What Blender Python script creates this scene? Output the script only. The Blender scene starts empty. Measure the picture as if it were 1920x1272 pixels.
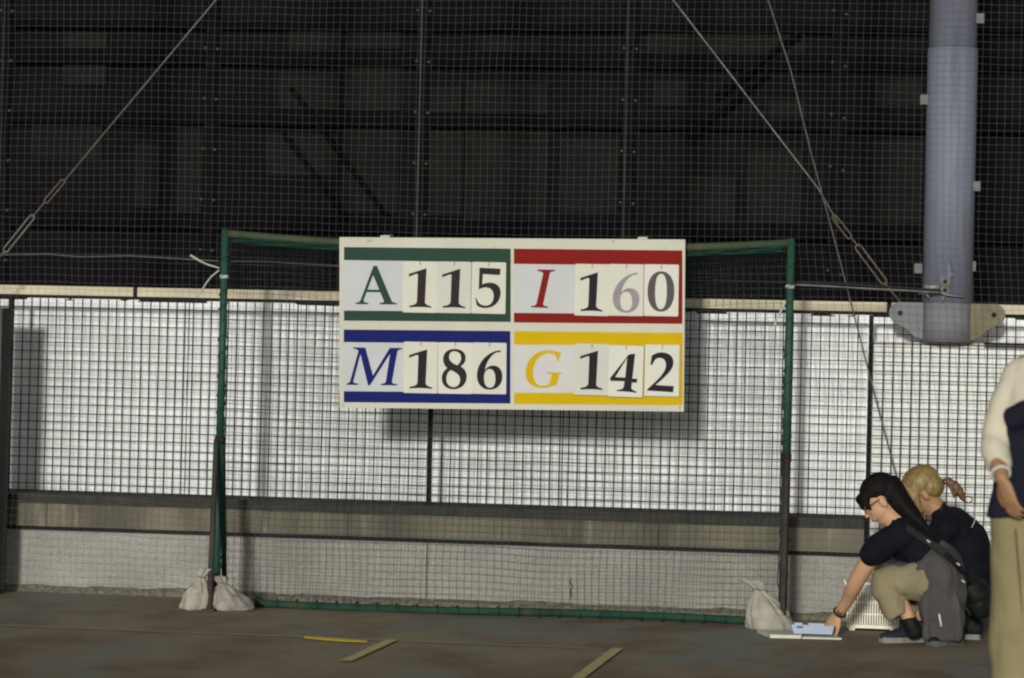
import bpy, bmesh, math, random
import numpy as np
from mathutils import Vector, Matrix, noise

random.seed(7)
scene = bpy.context.scene
COL = scene.collection

# ------------------------------------------------------------------ camera
YAW, PITCH, ROLL = -0.15184, 0.016493, 0.024765
CAM = Vector((2.351, -15.0, 1.2))
FPX = 5437.66                                   # focal length in pixels of a 1920 px wide frame
FWD = Vector((math.sin(YAW)*math.cos(PITCH), math.cos(YAW)*math.cos(PITCH), math.sin(PITCH)))
_r = Vector((math.cos(YAW), -math.sin(YAW), 0)); _u = _r.cross(FWD)
RGT = _r*math.cos(ROLL) + _u*math.sin(ROLL)
UPV = _u*math.cos(ROLL) - _r*math.sin(ROLL)
cam = bpy.data.cameras.new('camera'); cam_o = bpy.data.objects.new('camera', cam); COL.objects.link(cam_o)
cam_o.matrix_world = Matrix(((RGT.x, UPV.x, -FWD.x, CAM.x), (RGT.y, UPV.y, -FWD.y, CAM.y),
                             (RGT.z, UPV.z, -FWD.z, CAM.z), (0, 0, 0, 1)))
cam.sensor_width = 36; cam.lens = FPX/1920*36; cam.clip_end = 400; cam.clip_start = .1
cam.dof.use_dof = True; cam.dof.focus_distance = 14.95; cam.dof.aperture_fstop = 2.5
scene.camera = cam_o

# ------------------------------------------------------------------ light
SUN_DIR = Vector((0.035, 1.0, -0.185)).normalized()   # the way the light travels
EL = math.asin(-SUN_DIR.z)
world = bpy.data.worlds.new('World'); scene.world = world; world.use_nodes = True
wn = world.node_tree.nodes; wl = world.node_tree.links
sky = wn.new('ShaderNodeTexSky'); sky.sky_type = 'NISHITA'; sky.sun_disc = False
sky.sun_elevation = EL; sky.sun_rotation = math.atan2(-SUN_DIR.x, -SUN_DIR.y) % (2*math.pi)
hs = wn.new('ShaderNodeHueSaturation'); hs.inputs['Saturation'].default_value = .25
wl.new(sky.outputs[0], hs.inputs['Color']); wl.new(hs.outputs[0], wn['Background'].inputs[0])
wn['Background'].inputs[1].default_value = 0.066
sun = bpy.data.lights.new('sun', 'SUN'); sun.energy = 2.6; sun.angle = math.radians(4.2); sun.color = (1.0, .985, .90)
sun_o = bpy.data.objects.new('sun', sun); COL.objects.link(sun_o)
sun_o.rotation_euler = SUN_DIR.to_track_quat('-Z', 'Y').to_euler(); sun_o.location = (0, -20, 8)
scene.view_settings.view_transform = 'Standard'; scene.view_settings.look = 'None'
scene.view_settings.exposure = 0.0; scene.view_settings.gamma = 1.0
scene.render.engine = 'CYCLES'
scene.cycles.filter_width = 2.2

# ------------------------------------------------------------------ helpers
def at(px, py, Y):
    """the place on the vertical plane y = Y that the photograph shows at pixel (px, py)"""
    v = FWD + RGT*((px-960)/FPX) - UPV*((py-636)/FPX)
    return CAM + v*((Y-CAM.y)/v.y)

def floor_at(px, py, Z=0.0):
    v = FWD + RGT*((px-960)/FPX) - UPV*((py-636)/FPX)
    return CAM + v*((Z-CAM.z)/v.z)

MATS = {}
def mat(name, c1, c2=None, scale=6.0, rough=.7, metal=0.0, bump=0.0, bscale=60.0, stretch=(1,1,1), lo=.35, hi=.65,
        detail=5.0, spec=.12, c3=None, scale3=1.0, lo3=.5, hi3=.62, stretch3=(1,1,1)):
    if name in MATS: return MATS[name]
    m = bpy.data.materials.new(name); m.use_nodes = True
    nt = m.node_tree; N = nt.nodes; L = nt.links; b = N['Principled BSDF']
    b.inputs['Roughness'].default_value = rough; b.inputs['Metallic'].default_value = metal
    b.inputs['Specular IOR Level'].default_value = spec
    if c2 is None: c2 = tuple(x*.82 for x in c1)
    tc = N.new('ShaderNodeTexCoord')
    def field(sc, st, lo_, hi_, det):
        mp = N.new('ShaderNodeMapping'); mp.inputs['Scale'].default_value = st
        L.new(tc.outputs['Object'], mp.inputs['Vector'])
        nz = N.new('ShaderNodeTexNoise'); nz.inputs['Scale'].default_value = sc; nz.inputs['Detail'].default_value = det
        nz.inputs['Roughness'].default_value = .62
        L.new(mp.outputs[0], nz.inputs['Vector'])
        mr = N.new('ShaderNodeMapRange'); mr.inputs[1].default_value = lo_; mr.inputs[2].default_value = hi_
        L.new(nz.outputs[0], mr.inputs[0]); return mr.outputs[0]
    mx = N.new('ShaderNodeMix'); mx.data_type = 'RGBA'
    mx.inputs['A'].default_value = (*c1, 1); mx.inputs['B'].default_value = (*c2, 1)
    L.new(field(scale, stretch, lo, hi, detail), mx.inputs['Factor'])
    out = mx.outputs['Result']
    if c3 is not None:
        m2 = N.new('ShaderNodeMix'); m2.data_type = 'RGBA'; m2.inputs['B'].default_value = (*c3, 1)
        L.new(out, m2.inputs['A']); L.new(field(scale3, stretch3, lo3, hi3, 6), m2.inputs['Factor']); out = m2.outputs['Result']
    L.new(out, b.inputs['Base Color'])
    if bump:
        mp = N.new('ShaderNodeMapping'); L.new(tc.outputs['Object'], mp.inputs['Vector'])
        nz = N.new('ShaderNodeTexNoise'); nz.inputs['Scale'].default_value = bscale; nz.inputs['Detail'].default_value = 4
        L.new(mp.outputs[0], nz.inputs['Vector'])
        bp = N.new('ShaderNodeBump'); bp.inputs['Strength'].default_value = bump; bp.inputs['Distance'].default_value = .02
        L.new(nz.outputs[0], bp.inputs['Height']); L.new(bp.outputs[0], b.inputs['Normal'])
    MATS[name] = m; return m

class Geo:
    def __init__(s): s.v = []; s.f = []; s.s = []
    def add(s, v, f, smooth=False):
        o = len(s.v); s.v += [tuple(p) for p in v]; s.f += [tuple(i+o for i in q) for q in f]; s.s += [smooth]*len(f); return s
    def box(s, x0, x1, y0, y1, z0, z1):
        v = [(x, y, z) for z in (z0, z1) for y in (y0, y1) for x in (x0, x1)]
        return s.add(v, [(0,2,3,1),(4,5,7,6),(0,1,5,4),(2,6,7,3),(0,4,6,2),(1,3,7,5)])
    def obox(s, o, ex, ey, ez, a, b, c):
        """box in its own axes: a, b, c are (lo, hi) along ex, ey, ez"""
        v = [o+ex*i+ey*j+ez*k for k in c for j in b for i in a]
        return s.add(v, [(0,2,3,1),(4,5,7,6),(0,1,5,4),(2,6,7,3),(0,4,6,2),(1,3,7,5)])
    def prism(s, poly, d):
        """flat outline (list of points) pushed along vector d"""
        n = len(poly); v = [Vector(p) for p in poly] + [Vector(p)+d for p in poly]
        f = [tuple(range(n)), tuple(range(2*n-1, n-1, -1))] + [((i+1) % n, i, i+n, (i+1) % n+n) for i in range(n)]
        return s.add(v, f)
    def tube(s, pts, r, n=8, closed=False, smooth=True):
        pts = [Vector(p) for p in pts]; m = len(pts)
        rr = r if isinstance(r, (list, tuple)) else [r]*m
        prev = None; v = []
        for i, p in enumerate(pts):
            a = pts[i-1] if (i or closed) else p; b = pts[(i+1) % m] if (i < m-1 or closed) else p
            t = (b-a); t = t.normalized() if t.length > 1e-9 else Vector((0,0,1))
            if prev is None:
                e = Vector((0,0,1)) if abs(t.z) < .9 else Vector((1,0,0)); e = (e - t*e.dot(t)).normalized()
            else:
                e = prev - t*prev.dot(t); e = e.normalized() if e.length > 1e-6 else Vector((1,0,0))
            prev = e; g = t.cross(e)
            v += [p + (e*math.cos(k*2*math.pi/n) + g*math.sin(k*2*math.pi/n))*rr[i] for k in range(n)]
        f = []
        for i in range(m if closed else m-1):
            j = (i+1) % m
            f += [(i*n+k, i*n+(k+1) % n, j*n+(k+1) % n, j*n+k) for k in range(n)]
        if not closed: f += [tuple(range(n-1, -1, -1)), tuple(range((m-1)*n, m*n))]
        return s.add(v, f, smooth)
    def loft(s, ch, side, n=18, sub=4, cap=True):
        """rounded limb: ch = [(point, a, b)], a along `side`, b across it"""
        P = [Vector(c[0]) for c in ch]; A = [c[1] for c in ch]; B = [c[2] if len(c) > 2 else c[1] for c in ch]
        def cr(q, i, t):
            q0 = q[max(i-1, 0)]; q1 = q[i]; q2 = q[i+1]; q3 = q[min(i+2, len(q)-1)]
            return .5*((2*q1)+(q2-q0)*t+(2*q0-5*q1+4*q2-q3)*t*t+(3*q1-q0-3*q2+q3)*t*t*t)
        pts = []; aa = []; bb = []
        for i in range(len(P)-1):
            for k in range(sub):
                t = k/sub; pts.append(cr(P, i, t)); aa.append(max(cr(A, i, t), .002)); bb.append(max(cr(B, i, t), .002))
        pts.append(P[-1]); aa.append(A[-1]); bb.append(B[-1])
        if cap:
            t0 = (pts[0]-pts[1]).normalized(); t1 = (pts[-1]-pts[-2]).normalized()
            h0 = min(aa[0], bb[0])*.7; h1 = min(aa[-1], bb[-1])*.7
            for q, w in ((.5, .87), (.87, .5), (.99, .12)):
                pts.insert(0, P[0]+t0*h0*q); aa.insert(0, A[0]*w); bb.insert(0, B[0]*w)
                pts.append(P[-1]+t1*h1*q); aa.append(A[-1]*w); bb.append(B[-1]*w)
        side = Vector(side); v = []; m = len(pts)
        for i, p in enumerate(pts):
            t = (pts[min(i+1, m-1)]-pts[max(i-1, 0)]).normalized()
            e = side - t*side.dot(t)
            e = e.normalized() if e.length > 1e-5 else t.orthogonal().normalized()
            g = t.cross(e)
            v += [p + e*(aa[i]*math.cos(k*2*math.pi/n)) + g*(bb[i]*math.sin(k*2*math.pi/n)) for k in range(n)]
        f = [(i*n+k, i*n+(k+1) % n, (i+1)*n+(k+1) % n, (i+1)*n+k) for i in range(m-1) for k in range(n)]
        f += [tuple(range(n-1, -1, -1)), tuple(range((m-1)*n, m*n))]
        return s.add(v, f, True)
    def ball(s, c, rx, ry=None, rz=None, axes=None, nu=16, nv=10):
        ry = rx if ry is None else ry; rz = rx if rz is None else rz
        X, Y, Z = axes or (Vector((1,0,0)), Vector((0,1,0)), Vector((0,0,1))); c = Vector(c); v = []; f = []
        for j in range(1, nv):
            th = math.pi*j/nv
            for k in range(nu):
                ph = 2*math.pi*k/nu
                v.append(c + X*(rx*math.sin(th)*math.cos(ph)) + Y*(ry*math.sin(th)*math.sin(ph)) + Z*(rz*math.cos(th)))
        a = len(v); v += [c+Z*rz, c-Z*rz]
        for j in range(nv-2):
            for k in range(nu):
                f.append((j*nu+k, (j+1)*nu+k, (j+1)*nu+(k+1) % nu, j*nu+(k+1) % nu))
        for k in range(nu):
            f.append((a, k, (k+1) % nu)); f.append((a+1, (nv-2)*nu+(k+1) % nu, (nv-2)*nu+k))
        return s.add(v, f, True)

def wpos(o):
    p = Vector((0,0,0))
    while o is not None: p += o.location; o = o.parent
    return p

def mesh_of(name, g, m, off):
    me = bpy.data.meshes.new(name)
    me.from_pydata([tuple(Vector(p)-off) for p in g.v], [], g.f); me.update()
    me.polygons.foreach_set('use_smooth', g.s)
    me.materials.append(m); return me

def obj(name, g, m, parent=None, base=None):
    if parent is not None: off = wpos(parent); loc = Vector((0,0,0))
    else:
        if base is None:
            a = np.array(g.v); base = Vector(((a[:,0].min()+a[:,0].max())/2, (a[:,1].min()+a[:,1].max())/2, a[:,2].min()))
        off = Vector(base); loc = off
    o = bpy.data.objects.new(name, mesh_of(name, g, m, off)); COL.objects.link(o)
    o.location = loc; o.parent = parent; return o

def thing(name, loc, label, cat, group=None):
    o = bpy.data.objects.new(name, None); o.empty_display_size = .1; COL.objects.link(o); o.location = loc
    return tag(o, label, cat, group)
def tag(o, label, cat, group=None):
    o['label'] = label; o['category'] = cat
    if group: o['group'] = group
    return o
def struct(o): o['kind'] = 'structure'; return o
def stuff(o): o['kind'] = 'stuff'; return o

def fuse(g, voxel, smooth=4, wrinkle=0.0, wscale=14.0, wstretch=(1,1,1), seed=0.0, floor=None):
    """melt overlapping closed shapes into one continuous skin"""
    me = bpy.data.meshes.new('tmp'); me.from_pydata([tuple(p) for p in g.v], [], g.f); me.update()
    bm = bmesh.new(); bm.from_mesh(me); bmesh.ops.recalc_face_normals(bm, faces=bm.faces); bm.to_mesh(me); bm.free()
    o = bpy.data.objects.new('tmp', me); COL.objects.link(o)
    r = o.modifiers.new('r', 'REMESH'); r.mode = 'VOXEL'; r.voxel_size = voxel
    if smooth:
        s = o.modifiers.new('s', 'SMOOTH'); s.iterations = smooth; s.factor = .5
    dg = bpy.context.evaluated_depsgraph_get(); me2 = bpy.data.meshes.new_from_object(o.evaluated_get(dg))
    n = len(me2.vertices); co = np.empty(n*3); me2.vertices.foreach_get('co', co); co = co.reshape(-1, 3)
    if wrinkle:
        no = np.empty(n*3); me2.vertices.foreach_get('normal', no); no = no.reshape(-1, 3)
        sd = Vector((seed, seed*1.7, -seed)); d = np.empty(n)
        for i in range(n):
            p = Vector((co[i,0]*wstretch[0], co[i,1]*wstretch[1], co[i,2]*wstretch[2]))*wscale + sd
            q = noise.noise(p); w = noise.noise(p*2.3)
            d[i] = abs(q)*2.2 - .55 + abs(w)*.6 - .15
        co = co + no*(d*wrinkle)[:, None]
    if floor is not None: co[:,2] = np.maximum(co[:,2], floor)
    out = Geo(); out.v = [tuple(x) for x in co]; out.f = [tuple(p.vertices) for p in me2.polygons]; out.s = [True]*len(out.f)
    bpy.data.objects.remove(o); bpy.data.meshes.remove(me); bpy.data.meshes.remove(me2)
    return out

X3, Y3, Z3 = Vector((1,0,0)), Vector((0,1,0)), Vector((0,0,1))

# ------------------------------------------------------------------ ground
M_FLOOR = mat('court paint', (.265,.222,.148), (.180,.130,.085), scale=1.5, detail=6, rough=.62, bump=.25, bscale=220, stretch=(1,.55,1),
              c3=(.205,.213,.180), scale3=1.0, lo3=.50, hi3=.60, stretch3=(1,.6,1), lo=.42, hi=.58, spec=.2)
g = Geo().add([(-60,-60,0),(60,-60,0),(60,60,0),(-60,60,0)], [(0,1,2,3)])
struct(obj('court_floor', g, M_FLOOR, base=(0,0,0)))
M_LINE = mat('worn line paint', (.62,.55,.25), (.50,.44,.20), scale=9, rough=.8, c3=(.27,.22,.14), scale3=22, lo3=.52, hi3=.66)
M_FAINT = mat('faded line paint', (.50,.45,.33), (.34,.29,.21), scale=14, rough=.8, stretch=(.6,4,1), lo=.4, hi=.6)
M_TAPE = mat('yellow tape', (.80,.64,.01), (.68,.54,.01), scale=20, rough=.45)
def strip(name, pts, m, z):
    return obj(name, Geo().add([(x, y, z) for x, y in pts], [tuple(range(len(pts)))]), m)
struct(strip('court_line', [(-4.2,-1.675),(.78,-1.71),(.78,-1.675),(-4.2,-1.635)], M_FAINT, .004))
struct(strip('court_line', [(-.232,-2.78),(-.180,-2.77),(-.190,-1.68),(-.242,-1.69)], M_LINE, .008))
struct(strip('court_line', [(.82,-9.0),(.872,-9.0),(.866,-1.67),(.814,-1.68)], M_LINE, .008))
tp = [floor_at(571,1196.2), floor_at(600,1197.6), floor_at(640,1201), floor_at(688,1204.4), floor_at(688,1207.3), floor_at(640,1205.5), floor_at(600,1202.5), floor_at(571,1199.5)]
g = Geo(); g.prism([Vector((p.x, p.y, .0065)) for p in tp], Vector((0,0,.0012)))
tag(obj('tape_strip', g, M_TAPE), 'short bright yellow tape stuck to the floor beside the left floor line', 'tape')

# ------------------------------------------------------------------ back wall
WX0, WX1 = -9.0, 9.0
M_WHITE = mat('white sheet wall', (.78,.80,.805), (.68,.70,.705), scale=1.2, rough=.42, stretch=(.5,1,5), lo=.3, hi=.7, spec=.45)
M_ROUGH = mat('rough plaster', (.43,.415,.375), (.33,.32,.29), scale=2.2, rough=.9, bump=1.0, bscale=95, c3=(.22,.21,.185), scale3=55, lo3=.56, hi3=.76)
M_BEAM = mat('stained concrete', (.185,.168,.126), (.098,.092,.072), scale=2.6, rough=.9, bump=.3, bscale=60, stretch=(1.6,1,.35), lo=.36, hi=.62,
             c3=(.28,.262,.20), scale3=5.5, lo3=.60, hi3=.74, stretch3=(1.3,1,.22))
M_CAP = mat('dirty cap concrete', (.058,.056,.048), (.035,.034,.030), scale=9, rough=.95, bump=.4, bscale=90, lo=.3, hi=.7)
M_DARK = mat('gap shade and dark parts', (.025,.022,.024), rough=.9)  # near-black: painted shade of the beam gap, also dark joints, nails, bolts, collars
M_CREAM = mat('cream coping', (.62,.56,.40), (.50,.45,.33), scale=3, rough=.6, stretch=(1,1,2), c3=(.36,.33,.26), scale3=2.2, lo3=.60, hi3=.68)
M_MOSS = mat('mossy foot', (.22,.205,.155), (.085,.08,.058), scale=42, rough=.95, bump=.6, bscale=90)

wall = thing('back_wall', (0,.6,0), 'low concrete wall with stained beam and white sheets behind the mesh', 'wall')
joints = [-7.2, -4.2, -.467, 4.3, 6.7]
edges = [WX0] + joints + [WX1]
for a, b in zip(edges[:-1], edges[1:]):
    obj('plaster_panel', Geo().box(a+.003, b-.003, .55, .88, .0, .342), M_ROUGH, wall)
obj('joint_backing', Geo().box(WX0, WX1, .565, .79, .0, .338), M_DARK, wall)
# uneven splashed foot: a crumbly strip along the base
g = Geo(); n = 260; xs = np.linspace(WX0, WX1, n)
top = [.040+.018*noise.noise(Vector((x*3, 0, 3)))+.010*noise.noise(Vector((x*11, 0, 3))) for x in xs]
dep = [.528+.008*noise.noise(Vector((x*5, 4, 3))) for x in xs]
v = []
for x, t, d in zip(xs, top, dep): v += [(x, d-.012, 0), (x, d, t*.7), (x, .552, t)]
obj('mossy_base', g.add(v, [(i*3+k, i*3+k+1, i*3+k+4, i*3+k+3) for i in range(n-1) for k in (0, 1)], True), M_MOSS, wall)
obj('beam_gap', Geo().box(WX0, WX1, .535, .88, .342, .365), M_DARK, wall)  # solid dark strip, its colour stands for the shade under the beam
bx = [WX0, -6.1, -4.4, -2.6, -.9, .8, 1.895]
for a, b in zip(bx[:-1], bx[1:]): obj('beam_block', Geo().box(a+.002, b-.002, .495, .88, .365, .492), M_BEAM, wall)
g = Geo(); n = 200; xs = np.linspace(WX0, 1.895, n); v = []
for x in xs:
    w = .006*noise.noise(Vector((x*4, 1, 9)))+.004*noise.noise(Vector((x*17, 1, 9)))
    v += [(x, .482+w, .492), (x, .480+w, .545+w*.7), (x, .88, .552), (x, .88, .492)]
obj('beam_cap', g.add(v, [(i*4+k, i*4+(k+1) % 4, i*4+4+(k+1) % 4, i*4+4+k) for i in range(n-1) for k in range(4)]), M_CAP, wall)
sheets = [WX0, -6.2, -4.05, -1.92, .22, 2.36, 4.5, 6.6, WX1]
for i, (a, b) in enumerate(zip(sheets[:-1], sheets[1:])):
    # each sheet is crinkled by a few millimetres
    g = Geo(); nz = 54; nx = 40; v = []
    for k in range(nz+1):
        z = .552 + (1.645-.552)*k/nz
        for m_ in range(nx+1):
            x = a+.003 + (b-a-.006)*m_/nx
            y = .87 + .007*noise.noise(Vector((x*1.1, z*5.5, i*7))) + .0045*noise.noise(Vector((x*4.5, z*9, 3+i))) + .0025*noise.noise(Vector((x*9, z*26, 9)))
            v.append((x, y, z))
    w_ = nx+1
    g.add(v, [(k*w_+m_, k*w_+m_+1, (k+1)*w_+m_+1, (k+1)*w_+m_) for k in range(nz) for m_ in range(nx)], True)
    obj('white_sheet', g, M_WHITE, wall)
obj('sheet_backing', Geo().box(WX0, WX1, .885, .93, .5, 1.65), M_DARK, wall)
cop = [WX0, -6.6, -4.4, -2.232, -.1, 1.99, 4.2, 6.4, WX1]
for a, b in zip(cop[:-1], cop[1:]): obj('coping', Geo().box(a+.013, b-.013, .852, .93, 1.642, 1.708), M_CREAM, wall)
obj('coping_backing', Geo().box(WX0, WX1, .87, .92, 1.628, 1.70), M_DARK, wall)
# hairline crack in the plaster
c0 = [at(1072,1083,.549), at(1069,1092,.549), at(1073,1100,.549), at(1070,1108,.549), at(1071,1118,.549), at(1069,1124,.549)]
obj('crack', Geo().tube(c0, [.0015,.004,.003,.004,.003,.001], 5), M_DARK, wall)

# white pier that carries the steel column
pier = thing('concrete_pier', (2.85,.75,0), 'white painted concrete pier under the grey steel column', 'pier')
obj('shaft', Geo().box(1.905, 3.8, .63, .860, .0, 1.475), mat('pier paint', (.84,.855,.82), (.76,.77,.74), scale=1.5, rough=.55, stretch=(.6,1,3), lo=.3, hi=.7), pier)
obj('top_slab', Geo().box(1.900, 3.805, .622, .862, 1.475, 1.492), mat('pier top', (.55,.54,.50)), pier)

# ------------------------------------------------------------------ wire fence in front of the wall
M_WIRE = mat('black wire', (.012,.010,.014), (.018,.014,.017), scale=30, rough=.9, spec=.03)
fence = thing('wire_fence', (0,.58,.55), 'black welded wire mesh fence standing on the concrete beam', 'fence')
FP = [-7.6, -5.22, -2.852, -.465, 1.905, 4.27, 6.65]
FY = .545
for x in FP:
    z0 = .30 if x > 1.9 else .55
    obj('post', Geo().box(x-.0115, x+.0115, FY-.018, FY+.018, z0, 1.628), M_WIRE, fence)
for a, b in [(WX0, 2.13), (2.50, WX1)]:
    obj('rail', Geo().box(a, b, FY-.012, FY+.012, 1.630, 1.648), M_WIRE, fence)
obj('rail', Geo().box(2.50, WX1, FY-.012, FY+.012, 1.485, 1.497), M_WIRE, fence)
def wire_panel(a, b, z0, z1, notch=None):
    g = Geo(); w = .0029
    n = round((b-a)/.0493); s = (b-a)/n
    for i in range(1, n):
        x = a+i*s + random.uniform(-.002,.002); zt = z1
        if notch and notch[0] < x < notch[1]: zt = notch[2]
        l = random.uniform(-.003,.003)
        g.add([(x-w,FY-w,z0),(x+w,FY-w,z0),(x+w,FY+w,z0),(x-w,FY+w,z0),(x-w+l,FY-w,zt),(x+w+l,FY-w,zt),(x+w+l,FY+w,zt),(x-w+l,FY+w,zt)],
              [(0,1,5,4),(1,2,6,5),(2,3,7,6),(3,0,4,7)])
    n = round((z1-z0)/.0493); s = (z1-z0)/n
    for i in range(1, n):
        z = z0+i*s + random.uniform(-.0015,.0015); segs = [(a, b)]
        if notch and z > notch[2]: segs = [(a, notch[0]), (notch[1], b)]
        for p, q in segs: g.box(p, q, FY-.0075, FY-.003, z-.0026, z+.0026)
    return stuff(obj('wire_mesh', g, M_WIRE, fence))
for a, b in zip(FP[:-1], FP[1:]):
    if a > 1.9 and a < 2: wire_panel(a+.017, b-.017, .30, 1.628, (2.14, 2.49, 1.49))
    else: wire_panel(a+.017, b-.017, .553 if a < 1.9 else .30, 1.628)

# grey post at the far left, standing proud of the wall
M_GPOST = mat('grey post', (.085,.083,.08), (.06,.058,.056), scale=4, rough=.7)
p = thing('steel_post', (-2.87,.25,0), 'dark grey square post at the far left edge before the fence', 'post')
obj('shaft', Geo().box(-2.965, -2.775, .16, .34, 0, 1.545), M_GPOST, p)
obj('cap', Geo().box(-2.971, -2.769, .15, .35, 1.545, 1.56), M_GPOST, p)

# ------------------------------------------------------------------ column with lugs
M_COL = mat('grey blue steel paint', (.188,.204,.262), (.155,.168,.220), scale=3, rough=.55, stretch=(1,1,.3), c3=(.125,.128,.145), scale3=4, lo3=.54, hi3=.72, stretch3=(3,3,.25))
M_COL2 = mat('weathered foot paint', (.205,.208,.22), (.165,.165,.172), scale=6, rough=.7, c3=(.22,.20,.155), scale3=7, lo3=.6, hi3=.72)
M_LUG = mat('olive lug', (.20,.185,.12), (.15,.14,.09), scale=9, rough=.75)
M_GALV = mat('galvanised steel', (.34,.34,.33), (.24,.24,.23), scale=25, rough=.5, metal=.3)
CX, CY, CR = 2.302, .62, .133
colm = thing('steel_column', (CX,CY,1.49), 'round grey-blue steel column standing on the white pier', 'column')
obj('pipe', Geo().tube([(CX,CY,1.70),(CX,CY,3.06)], CR, 40), M_COL, colm)
obj('pipe', Geo().tube([(CX,CY,3.066),(CX,CY,7.5)], CR-.004, 40), M_COL, colm)
obj('foot', Geo().tube([(CX,CY,1.494),(CX,CY,1.70)], CR+.003, 40), M_COL2, colm)
def lug(sx, m, Y):
    pts = [(.064, 1.70), (.155, 1.70)]
    for k in range(7):
        a = math.radians(75-k*25); pts.append((.185+.06*math.cos(a), 1.642+.06*math.sin(a)))
    pts += [(.15, 1.56), (.11, 1.52), (.064, 1.505)]
    poly = [Vector((CX+sx*(.06+q[0]), Y, q[1])) for q in pts]
    o = obj('lug', Geo().prism(poly, Vector((0,.014,0))), m, colm)
    ring = [Vector((CX+sx*(.06+.185)+.014*math.cos(a), Y-.002, 1.642+.014*math.sin(a))) for a in np.linspace(0, 2*math.pi, 12, endpoint=False)]
    obj('pin_hole', Geo().prism(ring, Vector((0,.004,0))), M_DARK, o)
    return o
lug(-1, M_COL2, .500); lug(1, M_LUG, .506)
M_TAB = mat('pale bracket', (.17,.17,.158), (.13,.13,.12), scale=20, rough=.6)
for px, py, Y in ((1733,188,.6),(1838,36,.6),(1831,350,.6),(1722,504,.6),(1822,500,.62)):
    c = at(px, py, Y); obj('bracket', Geo().box(c.x-.021, c.x+.021, Y-.03, Y+.03, c.z-.026, c.z+.026), M_TAB, colm)
# clamp on the front of the column that the tension wires run to
c = at(1772, 535, .47); M_CLAMP = mat('dull clamp steel', (.17,.17,.155), (.10,.10,.09), scale=30, rough=.6)
k = obj('clamp', Geo().box(c.x-.028, c.x+.028, .455, .49, c.z-.005, c.z+.045).box(c.x-.022, c.x+.024, .45, .49, c.z-.045, c.z-.007), M_CLAMP, colm)
obj('clamp_bolt', Geo().tube([(c.x,.448,c.z+.018),(c.x,.456,c.z+.018)], .010, 10).tube([(c.x,.444,c.z-.026),(c.x,.452,c.z-.026)], .010, 10), M_DARK, k)
obj('fin', Geo().prism([Vector((c.x+.012,.46,c.z+.145)), Vector((c.x+.012,.46,c.z+.045)), Vector((c.x+.045,.47,c.z+.045))], Vector((.004,.03,0))), M_COL, k)
obj('wire_wrap', Geo().tube([(c.x-.14,.455,c.z-.05),(c.x-.05,.45,c.z-.035),(c.x+.03,.452,c.z-.055),(c.x+.1,.48,c.z-.06)], .004, 6)
    .tube([(c.x-.10,.455,c.z-.03),(c.x-.085,.45,c.z-.07)], .004, 6).tube([(c.x-.0,.455,c.z-.05),(c.x-.015,.45,c.z-.09)], .003, 6)
    .tube([(c.x-.105,.452,c.z-.012),(c.x-.03,.448,c.z-.012)], .012, 8), M_GALV, k)

# ------------------------------------------------------------------ dark building and screen posts behind the wall
M_B0 = mat('night-dark cladding', (.0065,.0055,.0065), (.009,.008,.009), scale=1.2, rough=.9, spec=.0)  # near-black colours hold the night darkness; the sun lamp reaches this building too
M_B1 = mat('night-dark board', (.015,.0145,.013), (.0105,.010,.0095), scale=2.2, rough=.9, spec=.0, lo=.3, hi=.7)
M_B2 = mat('night-dark steel', (.0055,.005,.006), rough=.9, spec=.0)
BY = 4.0
bld = thing('dark_building', (0,BY+1,0), 'building coloured dark as night with faint panels seen through the net', 'building')
obj('wall', Geo().box(-16, 16, BY, BY+6, 0, 11), M_B0, bld)
def slab(name, x0, x1, y0, y1, m, d):
    a = at(x0, (y0+y1)/2, BY-d); b = at(x1, (y0+y1)/2, BY-d); c = at((x0+x1)/2, y0, BY-d); e = at((x0+x1)/2, y1, BY-d)
    obj(name, Geo().box(a.x, b.x, BY-d, BY-.001, e.z, c.z), m, bld)
for q in [(872,1028,242,412),(874,1026,156,214),(900,1012,72,116),(800,868,245,405),(804,866,160,212),(652,752,58,92),(648,752,126,208),(640,748,240,400),
          (1210,1510,62,128),(1440,1512,188,232),(1400,1502,282,420),(1290,1380,330,420),(1634,1730,262,420),(1640,1728,150,200),(540,640,40,95),(520,636,140,205),
          (500,632,250,330),(250,300,270,390),(120,200,60,160),(60,190,230,300),(330,380,240,400),(1225,1290,150,200),(1050,1160,260,400)]:
    slab('panel', *q, M_B1, .03)
for y0, y1 in ((-60,-12),(40,56),(96,124),(216,240),(412,440)):
    a = at(960, y0, BY-.1); b = at(960, y1, BY-.1)
    obj('beam', Geo().box(-16, 16, BY-.1, BY-.031, b.z, a.z), M_B2, bld)
for q in ((545,165,720,400),(530,250,650,410),(1500,60,1340,180),(1440,130,1290,260)):
    a = at(q[0], q[1], BY-.14); b = at(q[2], q[3], BY-.14)
    obj('brace', Geo().tube([a, b], .018, 6), M_B2, bld)
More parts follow.
